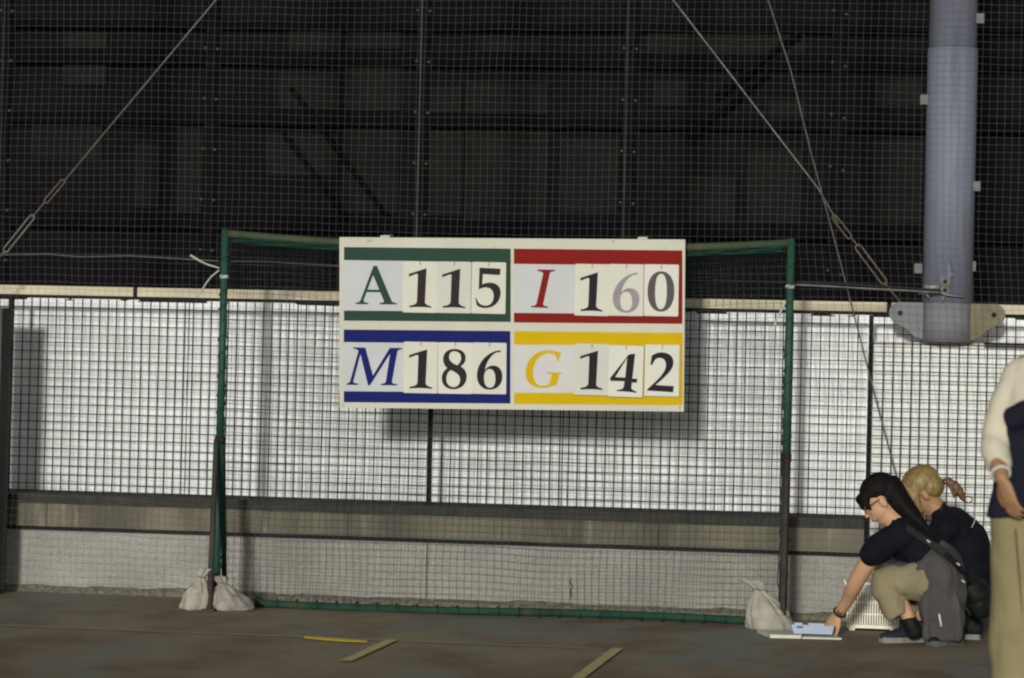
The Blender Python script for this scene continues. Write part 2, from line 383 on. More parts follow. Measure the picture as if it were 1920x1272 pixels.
# slim posts with bolt pairs
M_MULL = mat('screen post', (.008,.0075,.008), (.006,.006,.006), scale=12, rough=.95, spec=.0)
M_MULLB = mat('painted lit post edge', (.05,.05,.04), (.015,.015,.013), scale=5, rough=.5, stretch=(1,1,.4))  # pale colour paints the light caught along the post edge
M_BOLT = mat('zinc bolt', (.10,.10,.085), (.07,.07,.06), scale=40, rough=.4, metal=.4)
bolt_me = None
for i, (px, edge) in enumerate(((-390,0),(8,1),(394,0),(790,2),(1178,1),(1569,0),(1990,0))):
    c = at(px, 210, 1.0)
    t = thing('screen_post', (c.x,1.0,1.7), ['slim dark screen post beyond the left end of the fence','slim bolted screen post at the far left behind the net',
        'slim bolted screen post right of the left diagonal cable','slim screen post with a pale edge above the letter panel','slim bolted screen post above the red panel',
        'slim bolted screen post left of the steel column','slim dark screen post beyond the steel column'][i], 'post')
    obj('shaft', Geo().box(c.x-.012, c.x+.030, .985, 1.03, 0, 7), M_MULL, t)
    if edge: obj('edge', Geo().box(c.x-.012, c.x-.012+(.005 if edge == 1 else .009), .980, .986, .4, 7), M_MULLB, t)
    z = at(px, 21 if i % 2 else 92, 1.0).z
    for k in range(-8, 7):
        zz = z - k*.286
        if zz < 1.78 or zz > 5: continue
        for dx, dz in ((-.028, 0), (.042, -.004 if i < 5 else -.022)):
            if bolt_me is None:
                o = obj('bolt', Geo().tube([(0,-.016,0),(0,.02,0)], .0085, 8), M_BOLT, base=(0,0,0)); bolt_me = o.data
                o.parent = t
            else:
                o = bpy.data.objects.new('bolt', bolt_me); COL.objects.link(o); o.parent = t
            o.location = (dx, -.02, zz+dz-1.7)
    obj('bracket_strip', Geo().box(c.x-.036, c.x+.050, 1.0, 1.006, 0, 7), M_B2, t)

# ------------------------------------------------------------------ hanging ball net
M_NET = mat('grey net twine', (.145,.14,.15), (.115,.11,.12), scale=3, rough=.9, spec=.1)
def net_sheet(x0, x1, z0, z1, cell, r, disp, nseg_v, nseg_h):
    g = Geo()
    def tw(pts, r):
        n = 3; v = []
        d = (pts[-1]-pts[0]).normalized(); e = Vector((0,-1,0)); h = d.cross(e)
        for p in pts:
            for k in range(n):
                a = k*2*math.pi/n; v.append(p + e*(r*math.cos(a)) + h*(r*math.sin(a)))
        g.add(v, [(i*n+k, i*n+(k+1) % n, (i+1)*n+(k+1) % n, (i+1)*n+k) for i in range(len(pts)-1) for k in range(n)], True)
    nx = round((x1-x0)/cell)
    for i in range(nx+1):
        x = x0+i*(x1-x0)/nx
        tw([disp(x, z0+(z1-z0)*k/nseg_v) for k in range(nseg_v+1)], r)
    nz = round((z1-z0)/cell)
    for j in range(nz+1):
        z = z0+j*(z1-z0)/nz
        tw([disp(x0+(x1-x0)*k/nseg_h, z) for k in range(nseg_h+1)], r)
    return g
def big_disp(x, z):
    q = noise.noise(Vector((x*.7, z*.8, 1.3))); w = noise.noise(Vector((x*2.4, z*1.6, 5)))
    k = max(0, min(1, (2.0-z)/.9))
    y = .27 + .03*q + .012*w
    dx = .010*w + .005*noise.noise(Vector((x*6, z*.6, 8)))
    dz = .018*q + .005*noise.noise(Vector((x*4, z*5, 2)))
    dx += k*(.06+.03*math.sin(x*1.1) + .012*noise.noise(Vector((x*5, z*2.5, 4))))
    dz += k*.012*noise.noise(Vector((x*2.2, z*3, 14))) - .006*k*math.sin(x*3)
    return Vector((x+dx, min(y, .40), z+dz))
net = obj('ball_net', net_sheet(-4.3, 4.4, .03, 4.0, .0388, .0008, big_disp, 64, 120), M_NET)
tag(net, 'grey square mesh net hanging in front of the whole back wall', 'net')
# edge rope of the net and the wires that hold it
M_ROPE = mat('weathered rope', (.10,.105,.085), (.07,.075,.06), scale=30, rough=.9)
def lerp_px(pts, Y, n=8):
    out = []
    for i in range(len(pts)-1):
        for k in range(n):
            t = k/n; y = Y if not isinstance(Y, tuple) else Y[0]+(Y[1]-Y[0])*((i+t)/(len(pts)-1))
            out.append(at(pts[i][0]+(pts[i+1][0]-pts[i][0])*t, pts[i][1]+(pts[i+1][1]-pts[i][1])*t, y))
    out.append(at(*pts[-1], Y if not isinstance(Y, tuple) else Y[1])); return out
tag(obj('net_rope', Geo().tube(lerp_px([(-260,468),(0,478),(90,477),(150,482),(240,480),(330,485),(411,490)], (.22,.03)), .0042, 6), M_ROPE),
    'thin grey rope running level from the left edge to the frame post', 'rope')
tag(obj('net_rope', Geo().tube(lerp_px([(424,490),(500,491),(580,496),(660,500),(800,506),(960,512)], (.05,.16)), .0032, 6), M_ROPE),
    'thin rope behind the top of the green net left of the board', 'rope')
tag(obj('tension_wire', Geo().tube(lerp_px([(1340,526),(1480,530),(1600,534),(1700,540),(1764,546)], (.12,.45)), .006, 6), mat('black cable', (.03,.028,.03))),
    'black cable running level from the right frame post to the column', 'cable')
tag(obj('tension_wire', Geo().tube(lerp_px([(1486,534),(1570,538),(1600,540),(1700,545),(1764,549)], (.06,.44)), .0045, 6), mat('pale cable', (.20,.21,.19), (.13,.14,.12), scale=15)),
    'pale wire just below the black level cable beside the column', 'cable')

# diagonal guy cables
M_CABLE = mat('steel cable', (.20,.215,.19), (.13,.14,.12), scale=12, rough=.5, metal=.2)
M_TBK = mat('rusty turnbuckle', (.17,.16,.10), (.12,.10,.065), scale=20, rough=.6, metal=.2)
def loop_geo(p0, p1, w, r, Y):
    d = (p1-p0); L = d.length; d.normalize(); s = d.cross(Y3).normalized(); pts = []
    for a in np.linspace(-math.pi/2, math.pi/2, 7): pts.append(p1 - d*w + d*(w*math.cos(a)) + s*(w*math.sin(a)))
    for a in np.linspace(math.pi/2, 3*math.pi/2, 7): pts.append(p0 + d*w + d*(w*math.cos(a)) + s*(w*math.sin(a)))
    return Geo().tube(pts, r, 6, closed=True)
t = thing('guy_cable', at(0,480,.35), 'diagonal steel cable with turnbuckle rising from the left edge', 'cable')
obj('wire', Geo().tube([at(120,340,.35), at(405,0,.35), at(1010,-720,.35)], .0042, 6), M_CABLE, t)
obj('shackle', loop_geo(at(84,380,.35), at(120,338,.35), .012, .0035, 0), M_TBK, t)
obj('hook', Geo().tube([at(84,379,.35), at(60,408,.35)], .004, 6), M_TBK, t)
obj('turnbuckle', loop_geo(at(8,472,.35), at(63,404,.35), .014, .0045, 0), M_CABLE, t)
obj('tail', Geo().tube([at(8,472,.35), at(-190,700,.4)], .005, 6), M_TBK, t)
t = thing('guy_cable', at(1695,575,.5), 'diagonal steel cable with turnbuckle running down to the column foot', 'cable')
obj('wire', Geo().tube([at(1572,420,.45), at(1535,355,.43), at(1262,0,.36), at(720,-720,.3)], .0042, 6), M_CABLE, t)
obj('shackle', loop_geo(at(1595,447,.45), at(1562,405,.45), .013, .0035, 0), M_TBK, t)
obj('hook', Geo().tube([at(1594,444,.45), at(1610,463,.45)], .004, 6), M_TBK, t)
obj('turnbuckle', loop_geo(at(1660,532,.5), at(1606,460,.45), .016, .0045, 0), M_TBK, t)
obj('tail', Geo().tube([at(1659,530,.5), at(1676,552,.53), at(1697,577,.54)], .005, 6), M_TBK, t)
tag(obj('thin_wire', Geo().tube(lerp_px([(1300,-500),(1440,0),(1482,130),(1524,300),(1562,440),(1596,570),(1640,740),(1684,905)], .30, 4), .0042, 6), mat('grey wire', (.12,.12,.10), (.08,.08,.07), scale=9)),
    'thin slack grey wire crossing the fence down to the blonde head', 'wire')

# ------------------------------------------------------------------ green net frame
M_GREEN = mat('green pipe paint', (.022,.072,.044), (.015,.050,.036), scale=6, rough=.6, c3=(.07,.075,.05), scale3=10, lo3=.58, hi3=.72, spec=.25)
M_OLIVE = mat('faded green pipe', (.060,.072,.040), (.032,.058,.034), scale=7, rough=.7, c3=(.10,.07,.045), scale3=8, lo3=.55, hi3=.7)
M_BROWN = mat('rusty pipe', (.060,.045,.040), (.035,.03,.028), scale=10, rough=.8, c3=(.05,.07,.05), scale3=5, lo3=.5, hi3=.65)
M_GNET = mat('green net twine', (.024,.070,.050), (.015,.042,.034), scale=4, rough=.9, spec=.1)
M_BLUEGRN = mat('blue green lacing', (.016,.062,.052), (.010,.04,.038), scale=20, rough=.8)
M_RING = mat('white tape ring', (.45,.47,.45))
frm = thing('backstop', (0,0,0), 'green steel pipe frame with net carrying the scoreboard', 'net stand')
PR = .0205
TL, TR, BL, BR = Vector((-1.5,0,1.985)), Vector((1.5,0,1.985)), Vector((-1.5,0,.02)), Vector((1.5,0,.02))
zl = at(411,822,0).z; zr = at(1470,855,0).z
for X, zj in ((-1.5, zl), (1.5, zr)):
    obj('post', Geo().tube([(X,0,zj),(X,0,1.30),(X,0,2.0)], PR, 14), M_GREEN, frm)
    obj('post_sleeve', Geo().tube([(X,0,.0),(X,0,zj)], PR+.002, 14), M_BROWN if X > 0 else M_GREEN, frm)
    obj('collar', Geo().tube([(X,0,zj-.03),(X,0,zj+.012)], PR+.008, 14), M_DARK, frm)
sag = lambda x: 1.978 - .052*(1-(abs(x)/1.5)**2.2)
obj('top_bar', Geo().tube([(x, 0, sag(x)) for x in np.linspace(-1.485, 1.485, 30)], PR, 14), M_OLIVE, frm)
obj('bottom_bar', Geo().tube([(x, .0, .024+.008*math.sin(x*2.3)) for x in np.linspace(-1.485, 1.485, 24)], PR, 14), mat('dirty green pipe', (.020,.062,.038), (.012,.036,.024), scale=5, rough=.8, c3=(.05,.05,.03), scale3=9, lo3=.55, hi3=.7), frm)
obj('stay', Geo().tube([(-1.512,-.026,zl-.01), at(392,1143,-.36)], .0155, 10), M_BROWN, frm)
obj('stay', Geo().tube([(1.506,-.028,zr-.02), at(1467,1178,-.30)], .0155, 10), M_BROWN, frm)
obj('stay', Geo().tube([(-1.49,.026,zl-.02), (-1.49,.15,.02)], .0145, 10), M_GREEN, frm)
obj('stay', Geo().tube([(1.49,.026,zr-.02), (1.49,.15,.02)], .0145, 10), M_GREEN, frm)
for p_ in (at(392,1143,-.36), at(1467,1178,-.30)):
    obj('stay_foot', Geo().box(p_.x-.035, p_.x+.035, p_.y-.03, p_.y+.03, 0, .012), M_BROWN, frm)
def gdisp(x, z):
    q = noise.noise(Vector((x*1.3, z*1.1, 21))); w = noise.noise(Vector((x*3.7, z*2.6, 31)))
    ed = min(1, (1.5-abs(x))/.25)*min(1, (z-.02)/.2)
    top_ = sag(x)/1.985
    return Vector((x + .012*ed*w + .008*ed*noise.noise(Vector((x*8, z*2, 3))), .012+.05*ed*(q+.4)+.02*ed*w, z*top_ + .012*ed*noise.noise(Vector((x*2, z*4, 9)))))
net2 = obj('net', net_sheet(-1.49, 1.49, .03, 1.975, .0375, .0011, gdisp, 56, 80), M_GNET, frm)
stuff(net2)
# net gathered along the top bar and laced to the posts
g = Geo()
for k in range(3):
    pts = []
    for x in np.linspace(-1.46, 1.46, 120):
        pts.append((x, .004-.008*math.sin(x*23+k*2.1), sag(x)-.021-.009*k+.004*noise.noise(Vector((x*14,k*3,0)))))
    g.tube(pts, [.0085+.0025*noise.noise(Vector((p[0]*19,k,5))) for p in pts], 6)
obj('top_lacing', g, mat('dark green cord', (.012,.042,.030), (.008,.028,.022), scale=12, rough=.9), frm)
for X in (-1.5, 1.5):
    g = Geo(); pts = []
    for z in np.linspace(.25, 1.92, 260):
        rr = PR+.002+.005*noise.noise(Vector((X, 0, z*9)))
        pts.append((X+rr*math.cos(z*70+3*noise.noise(Vector((X,2,z*4)))), rr*math.sin(z*70+3*noise.noise(Vector((X,2,z*4)))), z))
    obj('post_lacing', g.tube(pts, .0030, 5), M_BLUEGRN, frm)
    s = 1 if X < 0 else -1; g = Geo(); z = .22
    pts = [(X+s*(.024+.009*noise.noise(Vector((X,zz*16,1)))+.004*noise.noise(Vector((X,zz*50,1)))), -.006, zz) for zz in np.linspace(.2, 1.55, 120)]
    obj('side_cord', g.tube(pts, .0028, 5), M_BLUEGRN, frm)
for X, px, py in ((-1.5,413,519), (1.5,1477,538)):
    z = at(px, py, 0).z; obj('tape_ring', Geo().tube([(X,0,z-.009),(X,0,z+.009)], PR+.0035, 14), M_RING, frm)
g = Geo()
for x in np.linspace(-1.4, 1.4, 27):
    g.tube([(x+(PR+.002)*1.2*math.sin(a*.5), (PR+.002)*math.cos(a), .026+(PR+.002)*math.sin(a)) for a in np.linspace(0, 2*math.pi, 11)], .004, 5)
stuff(obj('bottom_lacing', g, MATS['dark green cord'], frm))
M_STR = mat('white string', (.50,.52,.46), (.36,.38,.33), scale=30, rough=.9)
g = Geo().tube(lerp_px([(357,479),(372,488),(388,496),(411,503)], -.035, 4), [.006]*6+[.0045]*7, 6)
tag(obj('string_tie', g, M_STR), 'upper frayed white string end tied to the left frame post', 'string')
g = Geo().tube(lerp_px([(411,507),(396,519),(386,532),(378,546),(369,559)], -.035, 4), .0042, 6)
tag(obj('string_tie', g, M_STR), 'lower white string end hanging from the left frame post', 'string')
g = Geo().tube(lerp_px([(1472,568),(1466,580),(1457,598),(1452,612)], -.03, 4), .0055, 6)
tag(obj('string_tie', g, M_STR), 'white string end hanging from the right frame post', 'string')

# ------------------------------------------------------------------ scoreboard
BC = Vector((.0678,-.12,1.5252)); BRX, BRY, BRZ = math.radians(5), -.01365, math.radians(4)
BM = (Matrix.Rotation(BRZ,3,'Z') @ Matrix.Rotation(BRX,3,'X') @ Matrix.Rotation(BRY,3,'Y'))
EX, EN, EZ = BM @ X3, BM @ Y3, BM @ Z3           # right, into the board, up
HW, HH = .899, .4453
def uv(px, py):
    v = FWD + RGT*((px-960)/FPX) - UPV*((py-636)/FPX)
    p = CAM + v*((BC-CAM).dot(EN)/v.dot(EN)); q = p-BC
    return q.dot(EX), q.dot(EZ)
def bpos(u, v, w): return BC + EX*u + EZ*v - EN*w
M_BOARD = mat('cream board', (.54,.535,.45), (.49,.485,.405), scale=2.5, rough=.55, c3=(.40,.37,.28), scale3=7, lo3=.62, hi3=.80)
M_INSET = mat('grey white print', (.50,.515,.52), (.455,.47,.48), scale=3, rough=.5)
M_INSETY = mat('warm white print', (.55,.54,.525), (.51,.50,.485), scale=3, rough=.5)
INK = {'g': mat('green ink', (.026,.060,.042), (.023,.054,.037), scale=5, rough=.8, spec=.12), 'r': mat('red ink', (.21,.013,.010), (.19,.012,.009), scale=5, rough=.8, spec=.12),
       'b': mat('blue ink', (.010,.016,.125), (.009,.014,.11), scale=5, rough=.8, spec=.12), 'y': mat('yellow ink', (.56,.375,.003), (.52,.35,.003), scale=5, rough=.8, spec=.12)}
sb = thing('scoreboard', bpos(0,-HH,0), 'white scoreboard with four coloured letter panels hung on the green frame', 'scoreboard')
obj('board', Geo().obox(BC, EX, -EN, EZ, (-HW,HW), (-.028,0), (-HH,HH)), M_BOARD, sb)
for px in (722, 1205):
    u, _ = uv(px, 446); o = obj('hanger', Geo().obox(BC, EX, -EN, EZ, (u-.024,u+.024), (-.150,.004), (HH+.0005,HH+.010)), M_BOARD, sb)
def band(x0, x1, ytl, ytr, ybl, ybr, m, w=.0012, name='band'):
    """printed sheet: corners by left/right top and bottom edges"""
    c = [uv(x0, ybl), uv(x1, ybr), uv(x1, ytr), uv(x0, ytl)]
    return obj(name, Geo().prism([bpos(a, b, w) for a, b in c], EN*.001), m, sb)
PAN = {'g': (645.0, 957.5, 463.6, 466.6, 601.5, 604.0), 'r': (963.6, 1279.5, 466.6, 470.0, 605.0, 607.5),
       'b': (644.6, 957.0, 618.2, 621.0, 754.5, 757.0), 'y': (964.0, 1280.0, 621.4, 624.4, 757.5, 760.0)}
INS = {'g': (641.5, 760, 488.0, 489.6, 582.6, 583.4), 'r': (963.6, 1082, 495.0, 496.6, 586.8, 588.0),
       'b': (641.5, 760, 641.8, 643.0, 733.8, 734.6), 'y': (964.0, 1082, 646.4, 647.0, 736.6, 737.0)}
for k in 'grby':
    x0, x1, a, b, c, d = PAN[k]; band(x0, x1, a, b, c, d, INK[k], .0012, 'colour_panel')
    x0, x1, a, b, c, d = INS[k]; band(x0, x1, a, b, c, d, M_INSETY if k == 'y' else M_INSET, .0026, 'letter_field')

GLYPH = {
'1': "M0,78 L0,85 L44,100 L41,16 Q41,9 57,5 L57,1.5 Q30,5 2,1.5 L2,6 Q20,8 21,17 L22.5,81 Q22.5,87 17,85 Z",
'5': "M9,99.5 L61,98 L59.5,82 L17.5,84 L16.5,58 Q25,63 36,63 C54,63 62,52 62,39 C62,14 44,0 24,0 Q12,0 4,6 L0,24.5 L2.5,24.5 Q8,6 25,6 C38,6 45,16 45,30 C45,43 37,51 26,51 Q16,51 8,45 Z",
'6': "M58.5,99.5 C30,98 0,70 0,36 C0,13 14,0 32,0 C52,0 64.5,14 64.5,34 C64.5,52 54,61 41,61 Q29,61 20,49.5 C23,70 38,92 53,95 L60,94 Z M32.5,52 C42,52 47,42 47,27 C47,13 42,5 33,5 C23,5 18,15 18,30 C18,44 23,52 32.5,52 Z",
'8': "M32,100 C50,100 60,91 60,78 C60,68 55,62 47.5,57 C58,51 63,43 63,32 C63,12 48,0 29,0 C11,0 0,11 0,27 C0,39 6,47 14,52 C6,58 3.3,66 3.3,75 C3.3,91 16,100 32,100 Z M31,94 C22,94 18.3,88 18.3,80 C18.3,70 27,64 38.6,59.6 C45,64 48.5,70 48.5,77 C48.5,88 42,94 31,94 Z M23,47.5 C15,42 11.7,35 11.7,26 C11.7,13 19,5.5 30,5.5 C40,5.5 46.4,13 46.4,24 C46.4,35 38,41 23,47.5 Z",
'0': "M33,100 C54,100 66,80 66,50 C66,20 53,0 33,0 C13,0 0,20 0,50 C0,80 12,100 33,100 Z M33,94 C43,94 47.5,78 47.5,50 C47.5,22 43,6 33,6 C23,6 18.5,22 18.5,50 C18.5,78 23,94 33,94 Z",
'4': "M44,97 L60,100 L55,37 L67.5,37 L66,27 L54,27 L53,14 Q54,8 66,5 L66,1.5 Q42,4.5 17.5,4 L17.5,7.5 Q33,8 34,16 L35.5,29.5 L0,29.5 L0,37 Z M40.5,89 L12,39 L37,39 Z",
'2': "M7,68 L10,91 Q22,100 35,100 C54,100 65,90 65,75 C65,60 55,47 21,17.5 L67,15.5 L65.5,0 L0,3 L0,6 C25,30 46,48 46,68 C46,80 40,86 30,86 Q18,86 12,68 Z",
'A': "M46,100 L55,100 L93,9 Q95,5 106,3.5 L106,0 L62,0 L62,3.5 Q74,4 73,9 L63.5,31.5 L28,31.5 L20.5,10 Q19.5,5 32.5,3.5 L32.5,0 L0,0 L0,3.5 Q10,4 13,11 Z M45,76 L30.5,38 L61,38 Z",
'I': "M17,99.5 L63,99 L62.5,95.5 Q51,95 49.5,89 L32.5,10 Q32,4.5 46,3.5 L45,0 L0,1 L1,4.5 Q13,4.5 15,11 L32,88 Q32,94 17,95.5 Z",
'M': "M17.5,99.5 L50,99 L70,26 L114,99 L146.5,99 L145.5,95.5 Q135,95 134,89 L120,11 Q119,5 134,4 L133,1 L90,1 L91,4.5 Q102,5 104,11 L115,84 L62,0 L57,0 L37,82 L18.5,11 Q17,5 31.5,4.5 L31,1 L0,1 L.5,4.5 Q8,5 10,11 L31.5,89 Q31,95 18.5,96 Z",
'G': "M92.5,93 L85,70.5 L82.5,70.5 C83,84 76,92 62,92 C38,92 19,70 19,42 C19,20 28,6 44,6 Q56,6 62,12 L69,34 Q68,38 55,38 L55,41.5 L95,41 L95,38 Q88,38 87,34 L82,10 Q62,0 44,0 C16,0 0,16 0,40 C0,74 26,100 60,100 Q78,100 92.5,93 Z",
}
def contours(path):
    out = []; cur = None; pos = None
    for tok in path.split():
        c = tok[0]
        if c == 'Z': out.append(cur); cur = None; continue
        if c in 'MLQC': cmd = c; tok = tok[1:]; args = []
        args.append(tuple(float(q) for q in tok.split(',')))
        if cmd == 'M': cur = [args[0]]; pos = args[0]
        elif cmd == 'L': cur.append(args[-1]); pos = args[-1]
        elif cmd == 'Q' and len(args) == 2:
            for k in range(1, 9):
                t = k/8; cur.append(tuple((1-t)**2*pos[i]+2*t*(1-t)*args[0][i]+t*t*args[1][i] for i in (0, 1)))
            pos = args[1]
        elif cmd == 'C' and len(args) == 3:
            for k in range(1, 13):
                t = k/12; cur.append(tuple((1-t)**3*pos[i]+3*t*(1-t)**2*args[0][i]+3*t*t*(1-t)*args[1][i]+t**3*args[2][i] for i in (0, 1)))
            pos = args[2]
    return out
def glyph(ch, u, v, h, w, m, parent, name, rot=0.0, wide=None):
    cu = bpy.data.curves.new('g', 'CURVE'); cu.dimensions = '2D'; cu.fill_mode = 'BOTH'; cu.extrude = .0004
    cs = contours(GLYPH[ch]); xs = [p[0] for c in cs for p in c]; sx = h/100 if wide is None else wide/(max(xs)-min(xs))
    for c in cs:
        sp = cu.splines.new('POLY'); sp.points.add(len(c)-1); sp.use_cyclic_u = True
        for q, p in zip(sp.points, c): q.co = ((p[0]-min(xs))*sx, p[1]*h/100, 0, 1)
    o = bpy.data.objects.new('g', cu); COL.objects.link(o)
    me = bpy.data.meshes.new_from_object(o.evaluated_get(bpy.context.evaluated_depsgraph_get()))
    g = Geo(); cr, sr = math.cos(rot), math.sin(rot)
    g.v = [tuple(bpos(u + q.co.x*cr - q.co.y*sr, v + q.co.x*sr + q.co.y*cr, w + q.co.z)) for q in me.vertices]
    g.f = [tuple(p.vertices) for p in me.polygons]; g.s = [False]*len(g.f)
    bpy.data.objects.remove(o); bpy.data.curves.remove(cu); bpy.data.meshes.remove(me)
    return obj(name, g, m, parent)
def glyph_box(ch, x0, x1, y0, y1, w, m, parent, name, rot=0.0):
    u, v = uv(x0, y1); u2, v2 = uv(x0, y0); u3, _ = uv(x1, y1)
    return glyph(ch, u, v, v2-v, w, m, parent, name, rot, u3-u)
for ch, k, x0, x1, y0, y1 in (('A','g',667,744,498.4,570.5), ('I','r',995.4,1040.2,505.0,577.2), ('M','b',649.6,754,651.0,722.4), ('G','y',985.6,1053.5,656.4,727.2)):
    glyph_box(ch, x0, x1, y0, y1, .0042, INK[k], sb, 'letter')
M_RUST = mat('rust stain', (.12,.06,.03), (.30,.22,.13), scale=90)
for x_, y_, l_ in ((689.5,449,7),(695,449,5),(1149,451,5),(642,757,5),(1274,762,6)):
    band(x_, x_+1.6, y_, y_, y_+l_, y_+l_, M_RUST, .0012, 'rust_mark')
# number cards on nails
M_CARD = [mat('card white', (.59,.585,.505), (.55,.545,.47), scale=4, rough=.6, c3=(.44,.425,.35), scale3=11, lo3=.63, hi3=.80), mat('card grey white', (.54,.545,.49), (.50,.505,.455), scale=4, rough=.6, c3=(.44,.425,.35), scale3=11, lo3=.63, hi3=.80),
          mat('card bright white', (.62,.615,.54), (.58,.575,.51), scale=4, rough=.6, c3=(.44,.425,.35), scale3=11, lo3=.63, hi3=.80)]
INKS = {'k': mat('black ink', (.016,.014,.018), (.022,.018,.022), scale=8), 'n': mat('brown black ink', (.032,.022,.024), (.024,.017,.02), scale=8),
        'f': mat('faded black ink', (.075,.065,.072), (.10,.088,.095), scale=9, lo=.3, hi=.7), 'p': mat('washed out ink', (.20,.175,.205), (.33,.30,.33), scale=10, lo=.3, hi=.7)}
CARDS = [  # digit, left, right, top, bottom, ink, numeral box, tilt, stock, stand-off, label
 ('1',757.0,818.5,491.0,585.5,'n',(766.4,809.0,502.4,577.6),0,0,.0100,'number card 1 right beside the green letter A'),
 ('1',820.0,883.0,491.5,586.5,'n',(829.2,872.6,503.5,578.4),0,1,.0115,'number card 1 in the middle of the green row'),
 ('5',885.2,948.0,492.5,587.5,'n',(891.4,938.6,501.4,577.2),0,0,.0130,'number card 5 at the end of the green row'),
 ('1',1078.8,1141.6,496.5,591.0,'k',(1087.6,1129.6,510.0,584.6),0,0,.0120,'number card 1 beside the red letter I'),
 ('6',1142.2,1206.0,497.0,591.0,'p',(1148.8,1198.6,510.4,586.0),0,0,.0100,'number card with a washed out grey 6 in the red row'),
 ('0',1207.6,1272.4,497.5,591.5,'f',(1213.8,1264.0,508.4,584.0),0,2,.0125,'number card with a faded grey 0 in the red row'),
 ('1',757.6,820.4,642.0,736.5,'k',(766.8,810.6,654.4,729.6),0,0,.0090,'number card 1 beside the blue letter M'),
 ('8',822.4,885.2,642.5,738.0,'n',(828.6,875.4,653.8,729.4),0,2,.0130,'number card 8 in the middle of the blue row'),
 ('6',886.2,949.2,643.5,738.0,'k',(894.4,942.0,655.8,730.2),0,0,.0115,'number card 6 at the end of the blue row'),
 ('1',1078.6,1141.2,646.0,739.5,'k',(1087.2,1130.0,656.4,731.4),0,1,.0160,'number card 1 beside the yellow letter G'),
 ('4',1141.8,1206.0,648.6,743.0,'k',(1143.8,1194.6,661.0,735.6),.0,2,.0210,'number card 4 leaning low in the yellow row'),
 ('2',1209.6,1273.6,647.8,741.5,'k',(1213.6,1263.4,660.0,734.2),0,2,.0170,'number card 2 at the end of the yellow row')]
for ch, x0, x1, y0, y1, ink, nb, rot, st, w, lab in CARDS:
    # cards hang plumb: a few millimetres of random swing
    (u0, v1), (u1, v0) = uv(x0, y0), uv(x1, y1); cu_, cv = (u0+u1)/2, (v0+v1)/2
    hw, hh = .0893, .1338; rt = -.010+random.uniform(-.006,.006) - (.012 if ch == '4' else 0)
    a = EX*math.cos(rt)+EZ*math.sin(rt); b = EZ*math.cos(rt)-EX*math.sin(rt); o = bpos(cu_, cv, 0)
    lean = random.uniform(.0, .004)
    t = tag(thing('number_card', o-b*hh-EN*w, '', ''), 'white '+lab, 'card', 'number cards on the scoreboard')
    rr = .004
    poly = []
    for sx, sz in ((-1,-1),(1,-1),(1,1),(-1,1)):
        p0 = o+a*(sx*hw)+b*(sz*hh)-EN*w
        poly += [p0-b*(sz*rr), p0-a*(sx*rr)] if sx*sz > 0 else [p0-a*(sx*rr), p0-b*(sz*rr)]
    obj('plate', Geo().prism(poly, EN*.004), M_CARD[st], t)
    glyph_box(ch, *nb, w+.0015, INKS[ink], t, 'numeral', rt)
    nx = (x0+x1)/2+1; c1 = bpos(*uv(nx, y0-1.0), w+.002); c2 = bpos(*uv(nx-.6, y0+6.5), w+.0035)
    obj('nail', Geo().tube([c1, c2], .0014, 6), M_DARK, t)

